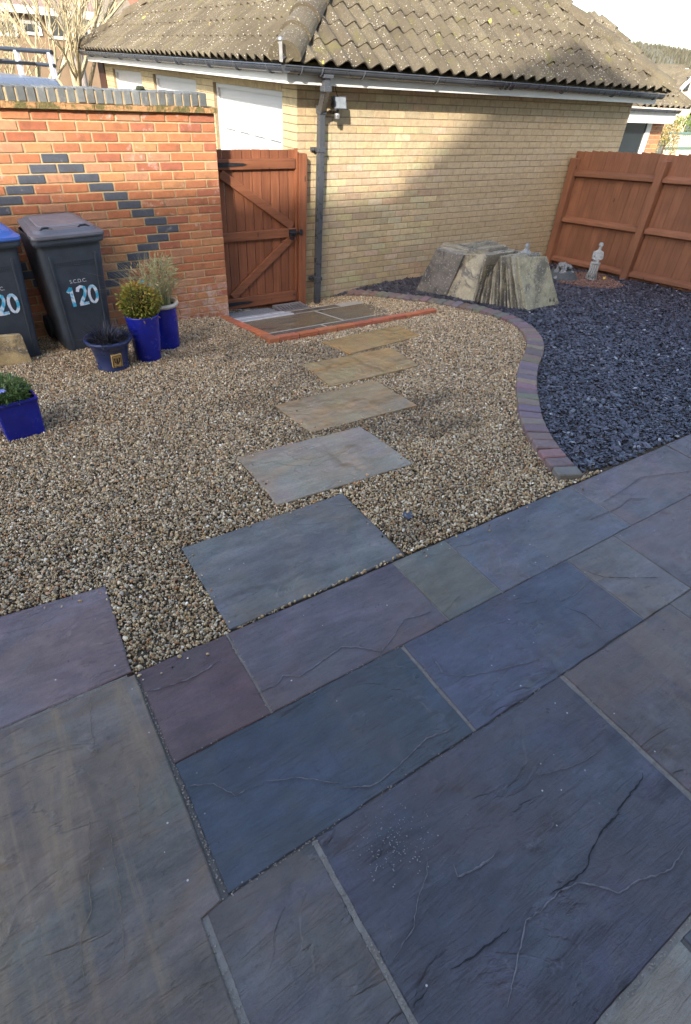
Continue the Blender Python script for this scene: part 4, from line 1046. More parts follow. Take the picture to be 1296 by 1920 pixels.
# ring mark
ctr = D[0].lerp(D[1], .80).lerp(D[3].lerp(D[2], .80), .13); ex = (D[1] - D[0]).normalized(); ey = ex.cross(nD).normalized(); ey = ey if ey.z > 0 else -ey
k = MB(); k.tube([ctr - nD * .002 + ex * .04 * math.cos(a) + ey * .05 * math.sin(a) for a in np.linspace(-.6, 3.6, 22)], .006, 5); k.tube([ctr - nD * .002 + ex * .022 * math.cos(a) + ey * .03 * math.sin(a) for a in np.linspace(-.6, 3.6, 16)], .004, 5)
o = k.build('ring_mark', m_plain('dark_ring', (.06, .055, .04), .9)); o.parent = bpy.data.objects['old_slab']; o.location = -bpy.data.objects['old_slab'].location
exD = (D[1] - D[0]); exD.z = 0; exD.normalize(); NC = 14
for i in range(1, NC + 1):
    f_ = i / NC + random.uniform(-.012, .012)
    bl = at(989 + (890 - 989) * f_, 583 + (567 - 583) * f_); zt = ztD + random.uniform(-.035, .012) - .01 * f_
    tl = onz(969 + (914 - 969) * f_ + random.uniform(-1.2, 1.2), 482 + (478 - 482) * f_, zt)
    w_ = .46 + random.uniform(-.05, .05); br, tr = bl + exD * w_, tl + exD * w_; br.z = float(T(br.x, br.y))
    c = [(.40, .38, .31), (.22, .21, .18), (.34, .325, .27), (.17, .16, .14), (.30, .285, .24)][i % 5]
    leaning(bl, br, tr, tl, random.uniform(.020, .030), c, 'thin grey slab on edge in the middle of the leaning stack', away, seed=10 + i)
# two slabs leaning the other way, and rows behind them
zl = float(T(4.6, 4.8)) + .47
B = [at(838, 555), at(886, 566), onz(909, 477, zl), onz(869, 476, zl)]
A = [at(779, 545), at(837, 555), onz(869, 479, zl), onz(818, 467, zl)]
awB = Vector((1, .6, .2))
def shift(q, v): return [p + Vector(v) for p in q]
leaning(*B, .045, (.42, .385, .30), 'smooth buff slab with a mossy foot, in the middle of the leaning stack', awB, seed=40)
leaning(*A, .05, (.20, .19, .185), 'dark rough slab at the left end of the leaning stack', awB, seed=41)
for i in range(1, 6):
    leaning(*shift(A, (.062 * i, .045 * i, random.uniform(-.02, .015))), .042, random.choice([(.26, .25, .22), (.30, .28, .23)]), 'grey slab stacked behind the dark rough slab', awB, seed=50 + i)
for i in range(1, 4):
    leaning(*shift(B, (.062 * i, .04 * i, random.uniform(-.025, .0))), .042, (.27, .25, .2), 'weathered slab stacked behind the smooth buff slab', awB, seed=60 + i)
# the rows of slabs on edge behind them, reaching back to the wall
NB = 13
for i in range(NB):
    f_ = i / (NB - 1); zt = zl - .015 + random.uniform(-.02, .015) - .03 * f_
    tl = onz(903 + (842 - 903) * f_, 477 + (459 - 477) * f_, zt); tr = onz(992 + (925 - 992) * f_, 477 + (450 - 477) * f_, zt)
    tl += Vector((random.uniform(-.03, .03), 0, 0)); tr += Vector((random.uniform(-.04, .04), 0, 0)); tr.y = tl.y + random.uniform(-.01, .01)
    bl, br = tl + Vector((0, -.10, 0)), tr + Vector((0, -.10, 0)); bl.z, br.z = float(T(bl.x, bl.y)), float(T(br.x, br.y))
    leaning(bl, br, tr, tl, random.uniform(.036, .046), random.choice([(.33, .32, .27), (.25, .24, .20), (.38, .365, .31), (.21, .20, .175)]), 'weathered slab on edge at the back of the leaning stack by the wall', away, chip=.011, seed=90 + i)

# ------------------------------------------------------------------ statues and stone ornament
def skin_figure(name, joints, edges, mat, parent=None, sub=2):
    m = bpy.data.meshes.new(name); m.from_pydata([j[:3] for j in joints], edges, []); m.materials.append(mat); o = link(name, m, parent)
    sk = o.modifiers.new('skin', 'SKIN'); sk.use_smooth_shade = True
    lay_ = m.skin_vertices[0].data if len(m.skin_vertices) else None
    if lay_ is None:
        bm = bmesh.new(); bm.from_mesh(m); bm.verts.layers.skin.verify(); bm.to_mesh(m); bm.free(); lay_ = m.skin_vertices[0].data
    for i, j in enumerate(joints): lay_[i].radius = (j[3], j[4] if len(j) > 4 else j[3])
    lay_[0].use_root = True
    sb = o.modifiers.new('sub', 'SUBSURF'); sb.levels = sub; sb.render_levels = sub; return o
sp0 = at(1107, 524)
statue = thing('statue', 'grey stone statue of a robed standing figure in front of the fence', 'statue', sp0, R(-130))
MB().lathe([(.001, -.02), (.075, -.02), (.072, .018), (.05, .03), (.001, .03)], 10).build('plinth', MAT['statue'], statue)
J = [(0, 0, .20, .042, .05), (0, .005, .12, .036, .042), (0, .01, .02, .056, .064), (0, 0, .27, .038, .046), (0, -.004, .335, .040, .050), (0, -.004, .385, .018, .018), (0, .004, .428, .024, .025), (0, .002, .452, .018, .018),
     (0, .052, .355, .018, .018), (.014, .062, .28, .017, .017), (.046, .018, .275, .014, .014), (0, -.054, .355, .018, .018), (.014, -.064, .28, .017, .017), (.046, -.018, .262, .014, .014)]
skin_figure('figure', J, [(0, 1), (1, 2), (0, 3), (3, 4), (4, 5), (5, 6), (6, 7), (4, 8), (8, 9), (9, 10), (4, 11), (11, 12), (12, 13)], MAT['statue'], statue)
k = MB(); k.lathe([(.055, .205), (.066, .215), (.066, .228), (.056, .236)], 14, (0, 0, 0), False); k.build('sash', MAT['statue'], statue)
k = MB()
for i in range(11):
    a = 2 * math.pi * i / 11; k.tube([(.05 * math.cos(a), .056 * math.sin(a), .21), (.043 * math.cos(a), .05 * math.sin(a), .12), (.066 * math.cos(a), .074 * math.sin(a), .012)], [.008, .009, .012], 6)
k.build('robe_fold', MAT['statue'], statue, True)
k = MB(); k.box(.024, .034, -.004, .004, .425, .436); k.lathe([(.001, .44), (.029, .44), (.033, .452), (.024, .475), (.001, .482)], 10, (-.004, 0, 0)); k.build('hair', MAT['statue'], statue)
b0 = onz(985, 478, zl + .06); b0.z = zl + .005
bust = thing('figurine', 'small grey stone figurine standing on top of the leaning slabs', 'statue', b0, R(-120))
J = [(0, 0, .03, .038, .04), (0, 0, .0, .034, .036), (0, 0, .075, .036, .045), (0, 0, .115, .018, .018), (0, 0, .155, .027, .028), (0, 0, .18, .018, .018), (0, .045, .085, .015, .015), (.03, .035, .04, .014, .014), (0, -.045, .085, .015, .015), (.03, -.035, .04, .014, .014)]
skin_figure('figure', J, [(0, 1), (0, 2), (2, 3), (3, 4), (4, 5), (2, 6), (6, 7), (2, 8), (8, 9)], m_plain('blue_grey_stone', (.26, .28, .29), .9, .35, 30, .6, dist=.01), bust)
MB().lathe([(.001, 0), (.046, 0), (.044, .014), (.001, .016)], 10, (0, 0, -.03)).build('base', MAT['statue'], bust)
rk0 = at(1052, 522)
orn = thing('stone_ornament', 'grey carved stone ornament of leafy lumps beside the leaning slabs', 'ornament', rk0)
k = MB()
for i in range(70):
    a = random.uniform(0, 6.28); r_ = random.random() ** .5; cx_, cy_ = r_ * .20 * math.cos(a), r_ * .14 * math.sin(a); h = (.20 * (1 - r_ ** 1.5) + .02) * random.uniform(.7, 1.1); s = random.uniform(.018, .042)
    pr = [(.001, -s), (s * .8, -s * .6), (s * 1.05, 0), (s * .7, s * .55), (.001, s * .8)]
    o_ = len(k.v); k.lathe(pr, 7, (cx_, cy_, h), True)
    for j in range(o_, len(k.v)): p = k.v[j]; k.v[j] = (p[0] + random.uniform(-.007, .007), p[1] + random.uniform(-.007, .007), p[2] + random.uniform(-.006, .006))
k.build('carving', m_plain('ornament_stone', (.24, .24, .235), .92, .5, 40, .8, dist=.01), orn)
MB().lathe([(.001, -.03), (.23, -.03), (.22, .03), (.15, .10), (.001, .14)], 16).build('base', m_plain('dark_base_stone', (.07, .075, .075), .9, .3, 30, .6), orn)
lf = MB().add([(-.03, 0, 0), (0, -.018, .006), (.035, 0, .004), (0, .02, .008)], [(0, 1, 2), (0, 2, 3)]).build('fallen_leaf', m_plain('yellow_leaf', (.60, .40, .05), .6)); lf.location = at(1133, 522, .02); lf.rotation_euler = (.3, -.5, .3)
tag(lf, 'yellow fallen leaf beside the standing statue', 'leaf')

# ------------------------------------------------------------------ wheelie bins
FONT = bpy.data.fonts[0] if bpy.data.fonts else None
def text_mesh(txt, size, ext, mat, name):
    c = bpy.data.curves.new(name, 'FONT'); c.body = txt; c.size = size; c.extrude = ext; c.align_x = 'CENTER'; c.offset = .0
    o = bpy.data.objects.new('tmp', c); COL.objects.link(o); dg = bpy.context.evaluated_depsgraph_get(); m = bpy.data.meshes.new_from_object(o.evaluated_get(dg)); bpy.data.objects.remove(o)
    m.name = name; m.materials.clear(); m.materials.append(mat); return m
t = NT('painted_number'); p = t.coord('Object')
num_m = t.out(t.mix(t.step(t.noise(p, 9, 3, .6, .8), .42, .56), (.80, .84, .92), (.06, .50, .78)), .5)
def stroke(b, pts, w, y=0.0):
    """hand-painted brush stroke as a flat ribbon with thickness"""
    P = [Vector((a, 0, c)) for a, c in pts]; V = []; n = len(P); rr = random.Random(len(pts))
    for i, q in enumerate(P):
        d = (P[min(i + 1, n - 1)] - P[max(i - 1, 0)]).normalized(); s = Vector((-d.z, 0, d.x)); ww = w * rr.uniform(.85, 1.12)
        V += [q + s * ww, q - s * ww]
    yy = Vector((0, y, 0)); th = Vector((0, -.0012, 0)); k = len(V)
    b.add([v + yy for v in V] + [v + yy + th for v in V], [(2 * i, 2 * i + 1, 2 * i + 3, 2 * i + 2) for i in range(n - 1)] + [(k + 2 * i + 1, k + 2 * i, k + 2 * i + 2, k + 2 * i + 3) for i in range(n - 1)] + [(2 * i, 2 * i + 2, k + 2 * i + 2, k + 2 * i) for i in range(n - 1)] + [(2 * i + 1, k + 2 * i + 1, k + 2 * i + 3, 2 * i + 3) for i in range(n - 1)])
def digits_120():
    b = []
    k = MB(); stroke(k, [(-.105, .115), (-.088, .135), (-.075, .152)], .012); stroke(k, [(-.078, .152), (-.077, .10), (-.075, .05), (-.073, .0)], .0135); b.append(k)
    k = MB(); stroke(k, [(-.033, .112), (-.026, .138), (-.005, .150), (.018, .140), (.024, .112), (.014, .078), (-.006, .045), (-.024, .012)], .0125, -.0002); stroke(k, [(-.034, .010), (0, .011), (.036, .014)], .012, -.0004); b.append(k)
    k = MB(); pts = [(.078 + .029 * math.cos(a), .076 + .066 * math.sin(a)) for a in np.linspace(.3, .3 + 2 * math.pi, 19)]; stroke(k, pts, .011); b.append(k)
    return b
white_ink = m_plain('white_print', (.6, .62, .64), .6)
bin_v = {}
def rrect(w, d, r, z, n=5, y0=0.0):
    P = []
    for cx_, cy_, a0 in ((w / 2 - r, d - r, 0), (-w / 2 + r, d - r, 90), (-w / 2 + r, r, 180), (w / 2 - r, r, 270)):
        for i in range(n): a = R(a0 + 90 * i / (n - 1)); P.append((cx_ + r * math.cos(a), y0 + cy_ + r * math.sin(a), z))
    return P
def loft(b, rings, caps=(True, True)):
    n = len(rings[0]); V = [p for r_ in rings for p in r_]; F = [(i * n + k, i * n + (k + 1) % n, (i + 1) * n + (k + 1) % n, (i + 1) * n + k) for i in range(len(rings) - 1) for k in range(n)]
    if caps[0]: F.append(tuple(range(n - 1, -1, -1)))
    if caps[1]: F.append(tuple(range((len(rings) - 1) * n, len(rings) * n)))
    b.add(V, F)
def wheelie_bin(loc, rz, label, lidmat, insert):
    """local y = 0 at the front face of the foot, +y towards the wall"""
    t_ = thing('wheelie_bin', label, 'wheelie bin', loc, rz, 'wheelie bins against the red wall'); H = .925; TP = lambda ring_: [(x * (1 - .17 * max(0, y) / .5), y, z) for x, y, z in ring_]
    b = MB(); lean_f = lambda z: -.055 * z / H
    ring = lambda w, d, r_, z: rrect(w, d, r_, z, 6, lean_f(z))
    loft(b, [ring(.40, .43, .035, .0), ring(.405, .435, .04, .03), ring(.46, .475, .045, .55), ring(.50, .50, .045, H - .03), ring(.50, .50, .045, H)])
    body = b.build('body', MAT['bin'], t_)
    # recessed front panel between two corner flutes
    for s in (-1, 1):
        f_ = MB(); f_.hexa([(s * .150 - .008, lean_f(.03) - .004, .03), (s * .150 + .008, lean_f(.03) - .004, .03), (s * .150 + .008, .02, .03), (s * .150 - .008, .02, .03), (s * .178 - .009, lean_f(.80) - .010, .80), (s * .178 + .009, lean_f(.80) - .010, .80), (s * .178 + .009, .0, .80), (s * .178 - .009, .0, .80)])
        bevel(f_.build('front_rib', MAT['bin'], body), .005)
    f_ = MB()
    for zz in (.745, .715): f_.box(-.15, .15, lean_f(zz) - .0035, lean_f(zz) + .01, zz - .002, zz + .002)
    for i in range(22): f_.box(-.14 + i * .013, -.134 + i * .013, lean_f(.73) - .003, lean_f(.73) + .01, .722, .738)
    f_.build('moulded_band', MAT['bin'], body)
    tilt = math.atan(-.055 / H)
    tx = link('council_print', bin_v.setdefault('txt', text_mesh('S.C.D.C.', .040, .0006, white_ink, 'council_print')), t_); tx.location = (.0, lean_f(.575) - .0015, .575); tx.rotation_euler = (R(90) + tilt * -1, 0, 0)
    for i, d_ in enumerate(digits_120()):
        o_ = d_.build('painted_digit', num_m, t_); o_.location = (.01, lean_f(.42) - .0035, .385); o_.rotation_euler = (-tilt, 0, R(-0)); o_.scale = (1.12, 1, 1.05)
    r_ = MB(); loft(r_, [TP(rrect(.545, .52, .05, H - .045, 6, -.078)), TP(rrect(.56, .53, .05, H - .03, 6, -.083)), TP(rrect(.56, .53, .05, H, 6, -.083))]); r_.build('rim', MAT['bin'], body)
    l = MB(); lift_ = lambda ring_, sl=.035: [(x * (1 - .20 * (y + .09) / .58), y, z + sl * (y + .08) / .55) for x, y, z in ring_]
    loft(l, [lift_(rrect(.572, .54, .05, H + .003, 6, -.092)), lift_(rrect(.578, .545, .05, H + .012, 6, -.095)), lift_(rrect(.575, .54, .05, H + .028, 6, -.092)), lift_(rrect(.515, .47, .07, H + .034, 6, -.055)), lift_(rrect(.49, .445, .07, H + .055, 6, -.042)), lift_(rrect(.45, .41, .06, H + .060, 6, -.02))])
    lid = l.build('lid', lidmat, t_)
    i_ = MB(); loft(i_, [lift_(rrect(.40, .30, .04, H + .058, 6, .03)), lift_(rrect(.38, .28, .04, H + .068, 6, .04))]); i_.build('raised_panel', insert, lid)
    for s in (-1, 1):
        h_ = MB(); h_.tube([(s * .19, -.03, H + .058), (s * .165, -.01, H + .071), (s * .12, -.012, H + .070), (s * .10, -.03, H + .060)], .008, 7); h_.build('lid_grip', MAT['black'] if lidmat is MAT['binlid'] else lidmat, lid)
    hb_ = MB(); hb_.tube([(-.16, .43, H - .05), (-.16, .47, H - .03), (.16, .47, H - .03), (.16, .43, H - .05)], .012, 8); hb_.build('handle', MAT['bin'], t_)
    for s in (-1, 1):
        w_ = MB(); w_.tube([(s * .19, .42, .10), (s * .235, .42, .10)], .10, 20); w_.build('wheel', MAT['tyre'], t_)
    return t_
def bz(u, v): return float(T(u, v)) + .008
wheelie_bin((.785, 5.235, bz(.765, 5.3)), R(7), 'charcoal wheelie bin with a grey lid and painted 120, beside the potted plants', MAT['binlid'], m_plain('faded_lid_plastic', (.17, .165, .18), .42, .15, 8, .05))
wheelie_bin((.165, 5.20, bz(.13, 5.2)), R(7), 'charcoal wheelie bin with a blue lid, cut by the left edge of the picture', MAT['binblue'], MAT['binblue'])
# stone block in front of the blue-lidded bin
q0, q1 = at(-30, 690), at(62, 681)
k = MB(); top = .245
dv = Vector((-.015, .045, 0))
k.hexa([q0, q1, q1 + dv, q0 + dv, q0 + Vector((-.01, .015, top)), q1 + Vector((-.015, .015, top)), q1 + dv + Vector((-.015, .015, top)), q0 + dv + Vector((-.01, .015, top))])
c_ = (q0 + q1) / 2
for i, v_ in enumerate(k.v): k.v[i] = tuple(Vector(v_) - c_)
sb = bevel(k.build('stone_block', MAT['oldstone'], None, color=(.42, .34, .20)), .008); sb.location = c_; tag(sb, 'buff stone slab propped against the blue lidded bin', 'stone')

# ------------------------------------------------------------------ pots and plants
def pot(name, label, loc, prof, mat, n=40, soil=None):
    t_ = thing(name, label, 'plant pot', loc, 0, 'pots beside the red wall'); MB().lathe(prof, n, caps=False).build('pot_body', mat, t_, smooth=True)
    if soil: MB().lathe([(.001, soil[1]), (soil[0], soil[1])], n, caps=False).build('compost', MAT['soil'], t_)
    return t_
def leaves(b, c, n, rx, rz, size, fn=None, shell=.35, seed=0, asp=.5):
    rr = random.Random(seed)
    for _ in range(n):
        d = Vector((rr.gauss(0, 1), rr.gauss(0, 1), rr.gauss(0, 1))).normalized(); k = (shell + (1 - shell) * rr.random()) ** .6 * rr.uniform(.92, 1.06)
        p = Vector((c[0] + d.x * rx * k, c[1] + d.y * rx * k, c[2] + d.z * rz * k))
        ax = (d + Vector((rr.uniform(-1, 1), rr.uniform(-1, 1), rr.uniform(-.6, 1))) * .7).normalized(); sd = ax.cross(Vector((rr.uniform(-1, 1), rr.uniform(-1, 1), rr.uniform(-1, 1)))).normalized(); s = size * rr.uniform(.6, 1.3)
        b.add([p, p + ax * s * .5 + sd * s * asp * .5, p + ax * s, p + ax * s * .5 - sd * s * asp * .5], [(0, 1, 2, 3)], fn(p, d, rr) if fn else rr.random())
def blades(b, c, n, r0, L, w, spread, seed=0, tone=(0, 1), droop=.5):
    rr = random.Random(seed)
    for _ in range(n):
        a = rr.uniform(0, 6.28); q = rr.random() ** .5 * r0; p = Vector((c[0] + q * math.cos(a), c[1] + q * math.sin(a), c[2])); a2 = a + rr.uniform(-.6, .6); sp2 = rr.random() * spread; l = L * rr.uniform(.5, 1.1); prev = None; s = Vector((-math.sin(a2), math.cos(a2), 0)); tn = rr.uniform(*tone); V = []
        for i in range(5):
            t2 = i / 4; o = Vector((math.cos(a2), math.sin(a2), 0)) * (sp2 * l * t2 ** 1.5) + Vector((0, 0, l * (t2 - droop * sp2 * t2 * t2))); ww = w * (1 - t2 * .9); V += [p + o + s * ww, p + o - s * ww]
        b.add(V, [(2 * i, 2 * i + 1, 2 * i + 3, 2 * i + 2) for i in range(4)], tn)
# tall cobalt pot with a clipped golden shrub
p1 = at(280, 671)
pot('plant_pot', 'glossy cobalt blue tall pot holding a round golden green shrub', p1, [(.001, -.01), (.098, -.01), (.102, .0), (.118, .16), (.130, .33), (.135, .375), (.133, .385), (.124, .384), (.120, .34), (.10, .30), (.001, .30)], MAT['blueglaze'], soil=(.120, .345))
c1 = (p1.x, p1.y, p1.z + .475)
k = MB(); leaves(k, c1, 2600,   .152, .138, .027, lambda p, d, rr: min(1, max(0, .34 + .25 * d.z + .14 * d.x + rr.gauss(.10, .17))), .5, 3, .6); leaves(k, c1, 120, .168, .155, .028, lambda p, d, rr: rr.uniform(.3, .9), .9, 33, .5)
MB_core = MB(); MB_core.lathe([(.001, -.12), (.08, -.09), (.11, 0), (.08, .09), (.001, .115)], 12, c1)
sb1 = thing('golden_shrub', 'clipped round golden green shrub in the glossy cobalt pot', 'shrub', (0, 0, 0)); sb1.location = p1
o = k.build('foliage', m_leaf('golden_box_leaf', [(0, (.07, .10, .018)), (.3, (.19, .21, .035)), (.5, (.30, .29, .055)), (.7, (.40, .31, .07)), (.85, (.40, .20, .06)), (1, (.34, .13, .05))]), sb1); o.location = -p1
o = MB_core.build('branches', m_plain('twig_dark', (.03, .028, .012), .95), sb1); o.location = -p1  # plain dark solid core filling the middle of the leaves
o = MB().tube([(p1.x, p1.y, p1.z + .33), (p1.x, p1.y, p1.z + .45)], .014, 7).build('stem', m_plain('stem_bark', (.12, .08, .05), .9), sb1); o.location = -p1
# taller pot behind with a cream rim, grasses and blue flowers
p2 = at(313, 647)
pot('plant_pot', 'deep blue pot with a thick cream rim, behind the golden shrub', p2, [(.001, -.01), (.114, -.01), (.118, 0), (.125, .2), (.127, .36), (.127, .37)], MAT['blueglaze'], soil=(.125, .365))
rim_ = MB().lathe([(.126, .362), (.146, .366), (.153, .380), (.148, .394), (.130, .398), (.123, .385), (.123, .36)], 40, caps=False); o = rim_.build('rim', MAT['cream'], bpy.data.objects['plant_pot.001'], smooth=True)
k = MB(); c2 = (p2.x, p2.y, p2.z + .37)
blades(k, c2, 150, .09, .42, .0042, .75, 5, (0, .6), .3); blades(k, (c2[0] - .08, c2[1] + .02, c2[2]), 130, .08, .42, .004, 1.3, 6, (.45, 1), .35)
leaves(k, (p2.x + .055, p2.y, p2.z + .62), 420, .115, .15, .042, lambda p, d, rr: rr.uniform(.1, .6), .2, 8, .22); leaves(k, (p2.x - .09, p2.y, p2.z + .60), 260, .16, .13, .034, lambda p, d, rr: rr.uniform(.4, 1), .1, 9, .25)
gr_ = thing('pot_grasses', 'wispy straw and grey green herbs in the cream rimmed pot', 'plant', p2)
o = k.build('foliage', m_leaf('herb_leaf', [(0, (.20, .23, .11)), (.4, (.38, .39, .19)), (.65, (.52, .45, .26)), (.85, (.42, .27, .15)), (1, (.34, .16, .08))]), gr_); o.location = -p2
k = MB()
for (x, y) in ((262, 532), (268, 536), (281, 535), (266, 529)):
    q = onv(x, y, p2.y - .05)
    for i in range(7):
        a = i * .9; k.add([q, q + Vector((.016 * math.cos(a), -.006, .016 * math.sin(a))), q + Vector((.022 * math.cos(a + .4), -.002, .022 * math.sin(a + .4))), q + Vector((.016 * math.cos(a + .8), -.006, .016 * math.sin(a + .8)))], [(0, 1, 2, 3)])
o = k.build('flower', m_plain('sky_blue_petal', (.12, .42, .62), .6), gr_); o.location = -p2
# wide navy pot with a lip and a plaque, black grass
p3 = at(214, 688)
wp = pot('plant_pot', 'wide navy pot with a rolled rim and an ochre plaque', p3, [(.001, -.01), (.110, -.01), (.122, .0), (.126, .02), (.119, .035), (.128, .10), (.143, .19), (.158, .205), (.174, .222), (.184, .24), (.182, .254), (.169, .258), (.159, .245), (.152, .22), (.001, .21)], MAT['navyglaze'], 44, (.158, .228))
dirp = Vector((-p3.x, -p3.y, 0)).normalized(); dirp = (Matrix.Rotation(R(14), 3, 'Z') @ dirp); sd = Vector((-dirp.y, dirp.x, 0))
pl0 = dirp * .137 + Vector((0, 0, .105)); tl = Vector((0, 0, 1)) + dirp * .2; tl.normalize(); fn = sd.cross(tl)
fn = fn if fn.dot(dirp) > 0 else -fn
def plq(b, pts, th0, th1):
    n = len(pts); V = [pl0 + sd * a + tl * c + fn * th0 for a, c in pts] + [pl0 + sd * a + tl * c + fn * th1 for a, c in pts]
    b.add(V, [tuple(range(n, 2 * n)), tuple(range(n - 1, -1, -1))] + [(i, (i + 1) % n, n + (i + 1) % n, n + i) for i in range(n)])
k = MB(); plq(k, [(-.040, -.055), (.040, -.055), (.040, .055), (-.040, .055)], -.03, .004); pq = k.build('plaque', MAT['ochre'], wp)
k = MB()
for (a, b_, c, d) in ((-.034, .034, .046, .050), (-.034, .034, -.050, -.046)): plq(k, [(a, c), (b_, c), (b_, d), (a, d)], .003, .0055)
for s in (-1, 1): plq(k, [(s * .034, -.046), (s * .030, -.046), (s * .030, .046), (s * .034, .046)], .003, .0056)
plq(k, [(0, -.035), (.008, -.01), (.006, .02), (0, .035), (-.006, .02), (-.008, -.01)], .0035, .006)
for s in (-1, 1): plq(k, [(s * .004, -.03), (s * .022, -.005), (s * .026, .026), (s * .012, .034), (s * .015, .005)], .0035, .0062)
k.build('plaque_motif', m_plain('dark_motif', (.05, .035, .03), .6), pq)
k = MB(); blades(k, (p3.x, p3.y, p3.z + .22), 300, .13, .15, .0046, 1.6, 15, (0, 1), .42)
bg_ = thing('black_grass', 'low black grass spreading over the wide navy pot', 'plant', p3); o = k.build('foliage', m_leaf('black_grass_blade', [(0, (.012, .012, .016)), (.7, (.03, .03, .04)), (1, (.09, .085, .10))], .4, .05), bg_); o.location = -p3
# square cobalt pot at the left edge
a0, a1 = at(18, 829), at(76, 813); ev = Vector(((a1 - a0).x, (a1 - a0).y, 0)).normalized(); bvv = Vector((-ev.y, ev.x, 0)); W4 = .225; TOP = .262; zb = a0.z - .01
c4 = a0 + ev * .11 + bvv * W4 / 2; c4.z = zb
sqp = thing('plant_pot', 'square tapered cobalt blue pot at the left edge of the gravel', 'plant pot', c4, math.atan2(ev.y, ev.x))
def sring(w, z, r_=.018): return [(x, y - w / 2, z) for x, y, z in rrect(w, w, r_, z, 4)]
k = MB(); loft(k, [sring(W4 - .01, 0), sring(W4, .01), sring(.245, TOP - .03), sring(.258, TOP - .012), sring(.255, TOP), sring(.232, TOP), sring(.226, TOP - .04)], (True, False)); k.build('pot_body', MAT['blueglaze'], sqp)
MB().add(sring(.229, TOP - .035), [tuple(range(16))]).build('compost', MAT['soil'], sqp)
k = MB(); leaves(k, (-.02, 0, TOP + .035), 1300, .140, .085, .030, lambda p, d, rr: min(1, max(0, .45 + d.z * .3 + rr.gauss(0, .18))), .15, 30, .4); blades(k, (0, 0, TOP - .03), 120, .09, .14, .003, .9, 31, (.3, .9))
sq_ = thing('bedding_plant', 'bushy green bedding plant with a mauve flower in the square pot', 'plant', c4, math.atan2(ev.y, ev.x))
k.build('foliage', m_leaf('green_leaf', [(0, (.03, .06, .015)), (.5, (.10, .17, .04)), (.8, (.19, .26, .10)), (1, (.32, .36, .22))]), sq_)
fq = onz(2, 735, TOP + zb + .11) - c4; fq = Matrix.Rotation(-math.atan2(ev.y, ev.x), 3, 'Z') @ fq
k = MB()
for i in range(8):
    a = i * .785; k.add([fq, fq + Vector((.02 * math.cos(a), .02 * math.sin(a), .008)), fq + Vector((.03 * math.cos(a + .4), .03 * math.sin(a + .4), .003)), fq + Vector((.02 * math.cos(a + .8), .02 * math.sin(a + .8), .008))], [(0, 1, 2, 3)])
k.build('flower', m_plain('mauve_petal', (.22, .24, .55), .6), sq_)

# ------------------------------------------------------------------ neighbour's outbuilding beyond the garage
NV = 8.0
nb_ = thing('outbuilding', 'orange brick outbuilding with a white window beyond the garage corner', 'building')
NL, NRt = 10.2, onv(1249, 226, NV).x
NZ = onv(1215, 225, NV).z
w0, w1 = onv(1186, 240, NV).x, onv(1219, 240, NV).x
nw = MB().box(NL, NRt - .004, NV + .006, NV + 3.8, -.7, NZ + .12).build('wall', MAT['mortar_red'], nb_)
for r in range(26):
    z = NZ + .05 - r * .075; o_ = .1125 if r % 2 else 0; u = w1 + .001 - 1.8 - o_
    u = w1 - (.1125 if r % 2 else .225) ; first = True
    while u < NRt:
        a, b = max(u, w1), min(u + .225, NRt); u += .225
        if b - a < .03 or z < .1: continue
        link('brick', brick_mesh('brick', b - a - .009, .064, .08, MAT['red']), nw, tuple(c * random.uniform(.9, 1.1) for c in (.46, .19, .09)), ((a + b) / 2, NV + .04, z - .0375))
win = MB(); win.box(w0 - .3, w1, NV - .03, NV + .03, NZ - .03, NZ + .10); win.box(w1 - .16, w1, NV - .03, NV + .03, -.2, NZ - .03); win.box(w0 - .3, w1, NV - .03, NV + .03, -.3, -.2)
wo = win.build('window', MAT['upvc'], nb_); MB().box(w0 - .3, w1 - .16, NV - .01, NV + .01, -.2, NZ - .03).build('pane', MAT['glass'], wo)
ne0 = onv(1190, 203, 7.72).z
f_ = MB(); f_.box(NL, onv(1268, 215, 7.74).x, 7.74, 7.76, ne0 - .22, ne0 - .02); f_.box(NL, onv(1268, 215, 7.74).x, 7.76, NV + .01, ne0 - .215, ne0 - .20); f_.build('fascia', MAT['upvc'], nb_)
gutter((NL, 7.70, ne0 + .0), (onv(1272, 212, 7.7).x, 7.70, ne0 - .0), (0, -1, 0), nb_)
apx = onv(1106, 20, 10.0); apx.y = 10.0
er = onv(1292, 205, 7.68); er.z = ne0 + .03
el_ = Vector((2 * apx.x - er.x, 7.68, er.z))
bk1, bk2 = Vector((er.x, 12.3, er.z)), Vector((el_.x, 12.3, er.z))
nr_ = MB().add([el_, er, bk1, bk2, apx], [(0, 1, 4), (1, 2, 4), (2, 3, 4), (3, 0, 4), (3, 2, 1, 0)]).build('roof', MAT['tile'], nb_)
up = Vector((0, apx.y - el_.y, apx.z - el_.z)); Ls = up.length; up.normalize(); nr2 = Vector((1, 0, 0)).cross(up); mat_ = Matrix((Vector((1, 0, 0)), up, nr2)).transposed().to_4x4()
bmT = bmesh.new()
for r in range(9):
    s0 = r * GAUGE - .03; fr_ = (s0 + .15) / Ls; a, b = el_.x + (apx.x - el_.x) * fr_, er.x + (apx.x - er.x) * fr_
    u = a
    while u < b:
        pos = Vector((u + TW / 2, el_.y, el_.z)) + up * s0 + nr2 * .012
        if px(pos)[0] > 1000 and pos.x < b + .03:
            t2 = bmesh.new(); t2.from_mesh(tile_mesh); t2.transform(Matrix.Translation(pos) @ mat_); tm = bpy.data.meshes.new('tmp'); t2.to_mesh(tm); t2.free(); bmT.from_mesh(tm); bpy.data.meshes.remove(tm)
        u += TW
rm2 = bpy.data.meshes.new('outbuilding_tiles'); bmT.to_mesh(rm2); bmT.free(); rm2.materials.append(MAT['tile']); tag(link('tile_courses', rm2, nr_), kind='stuff')
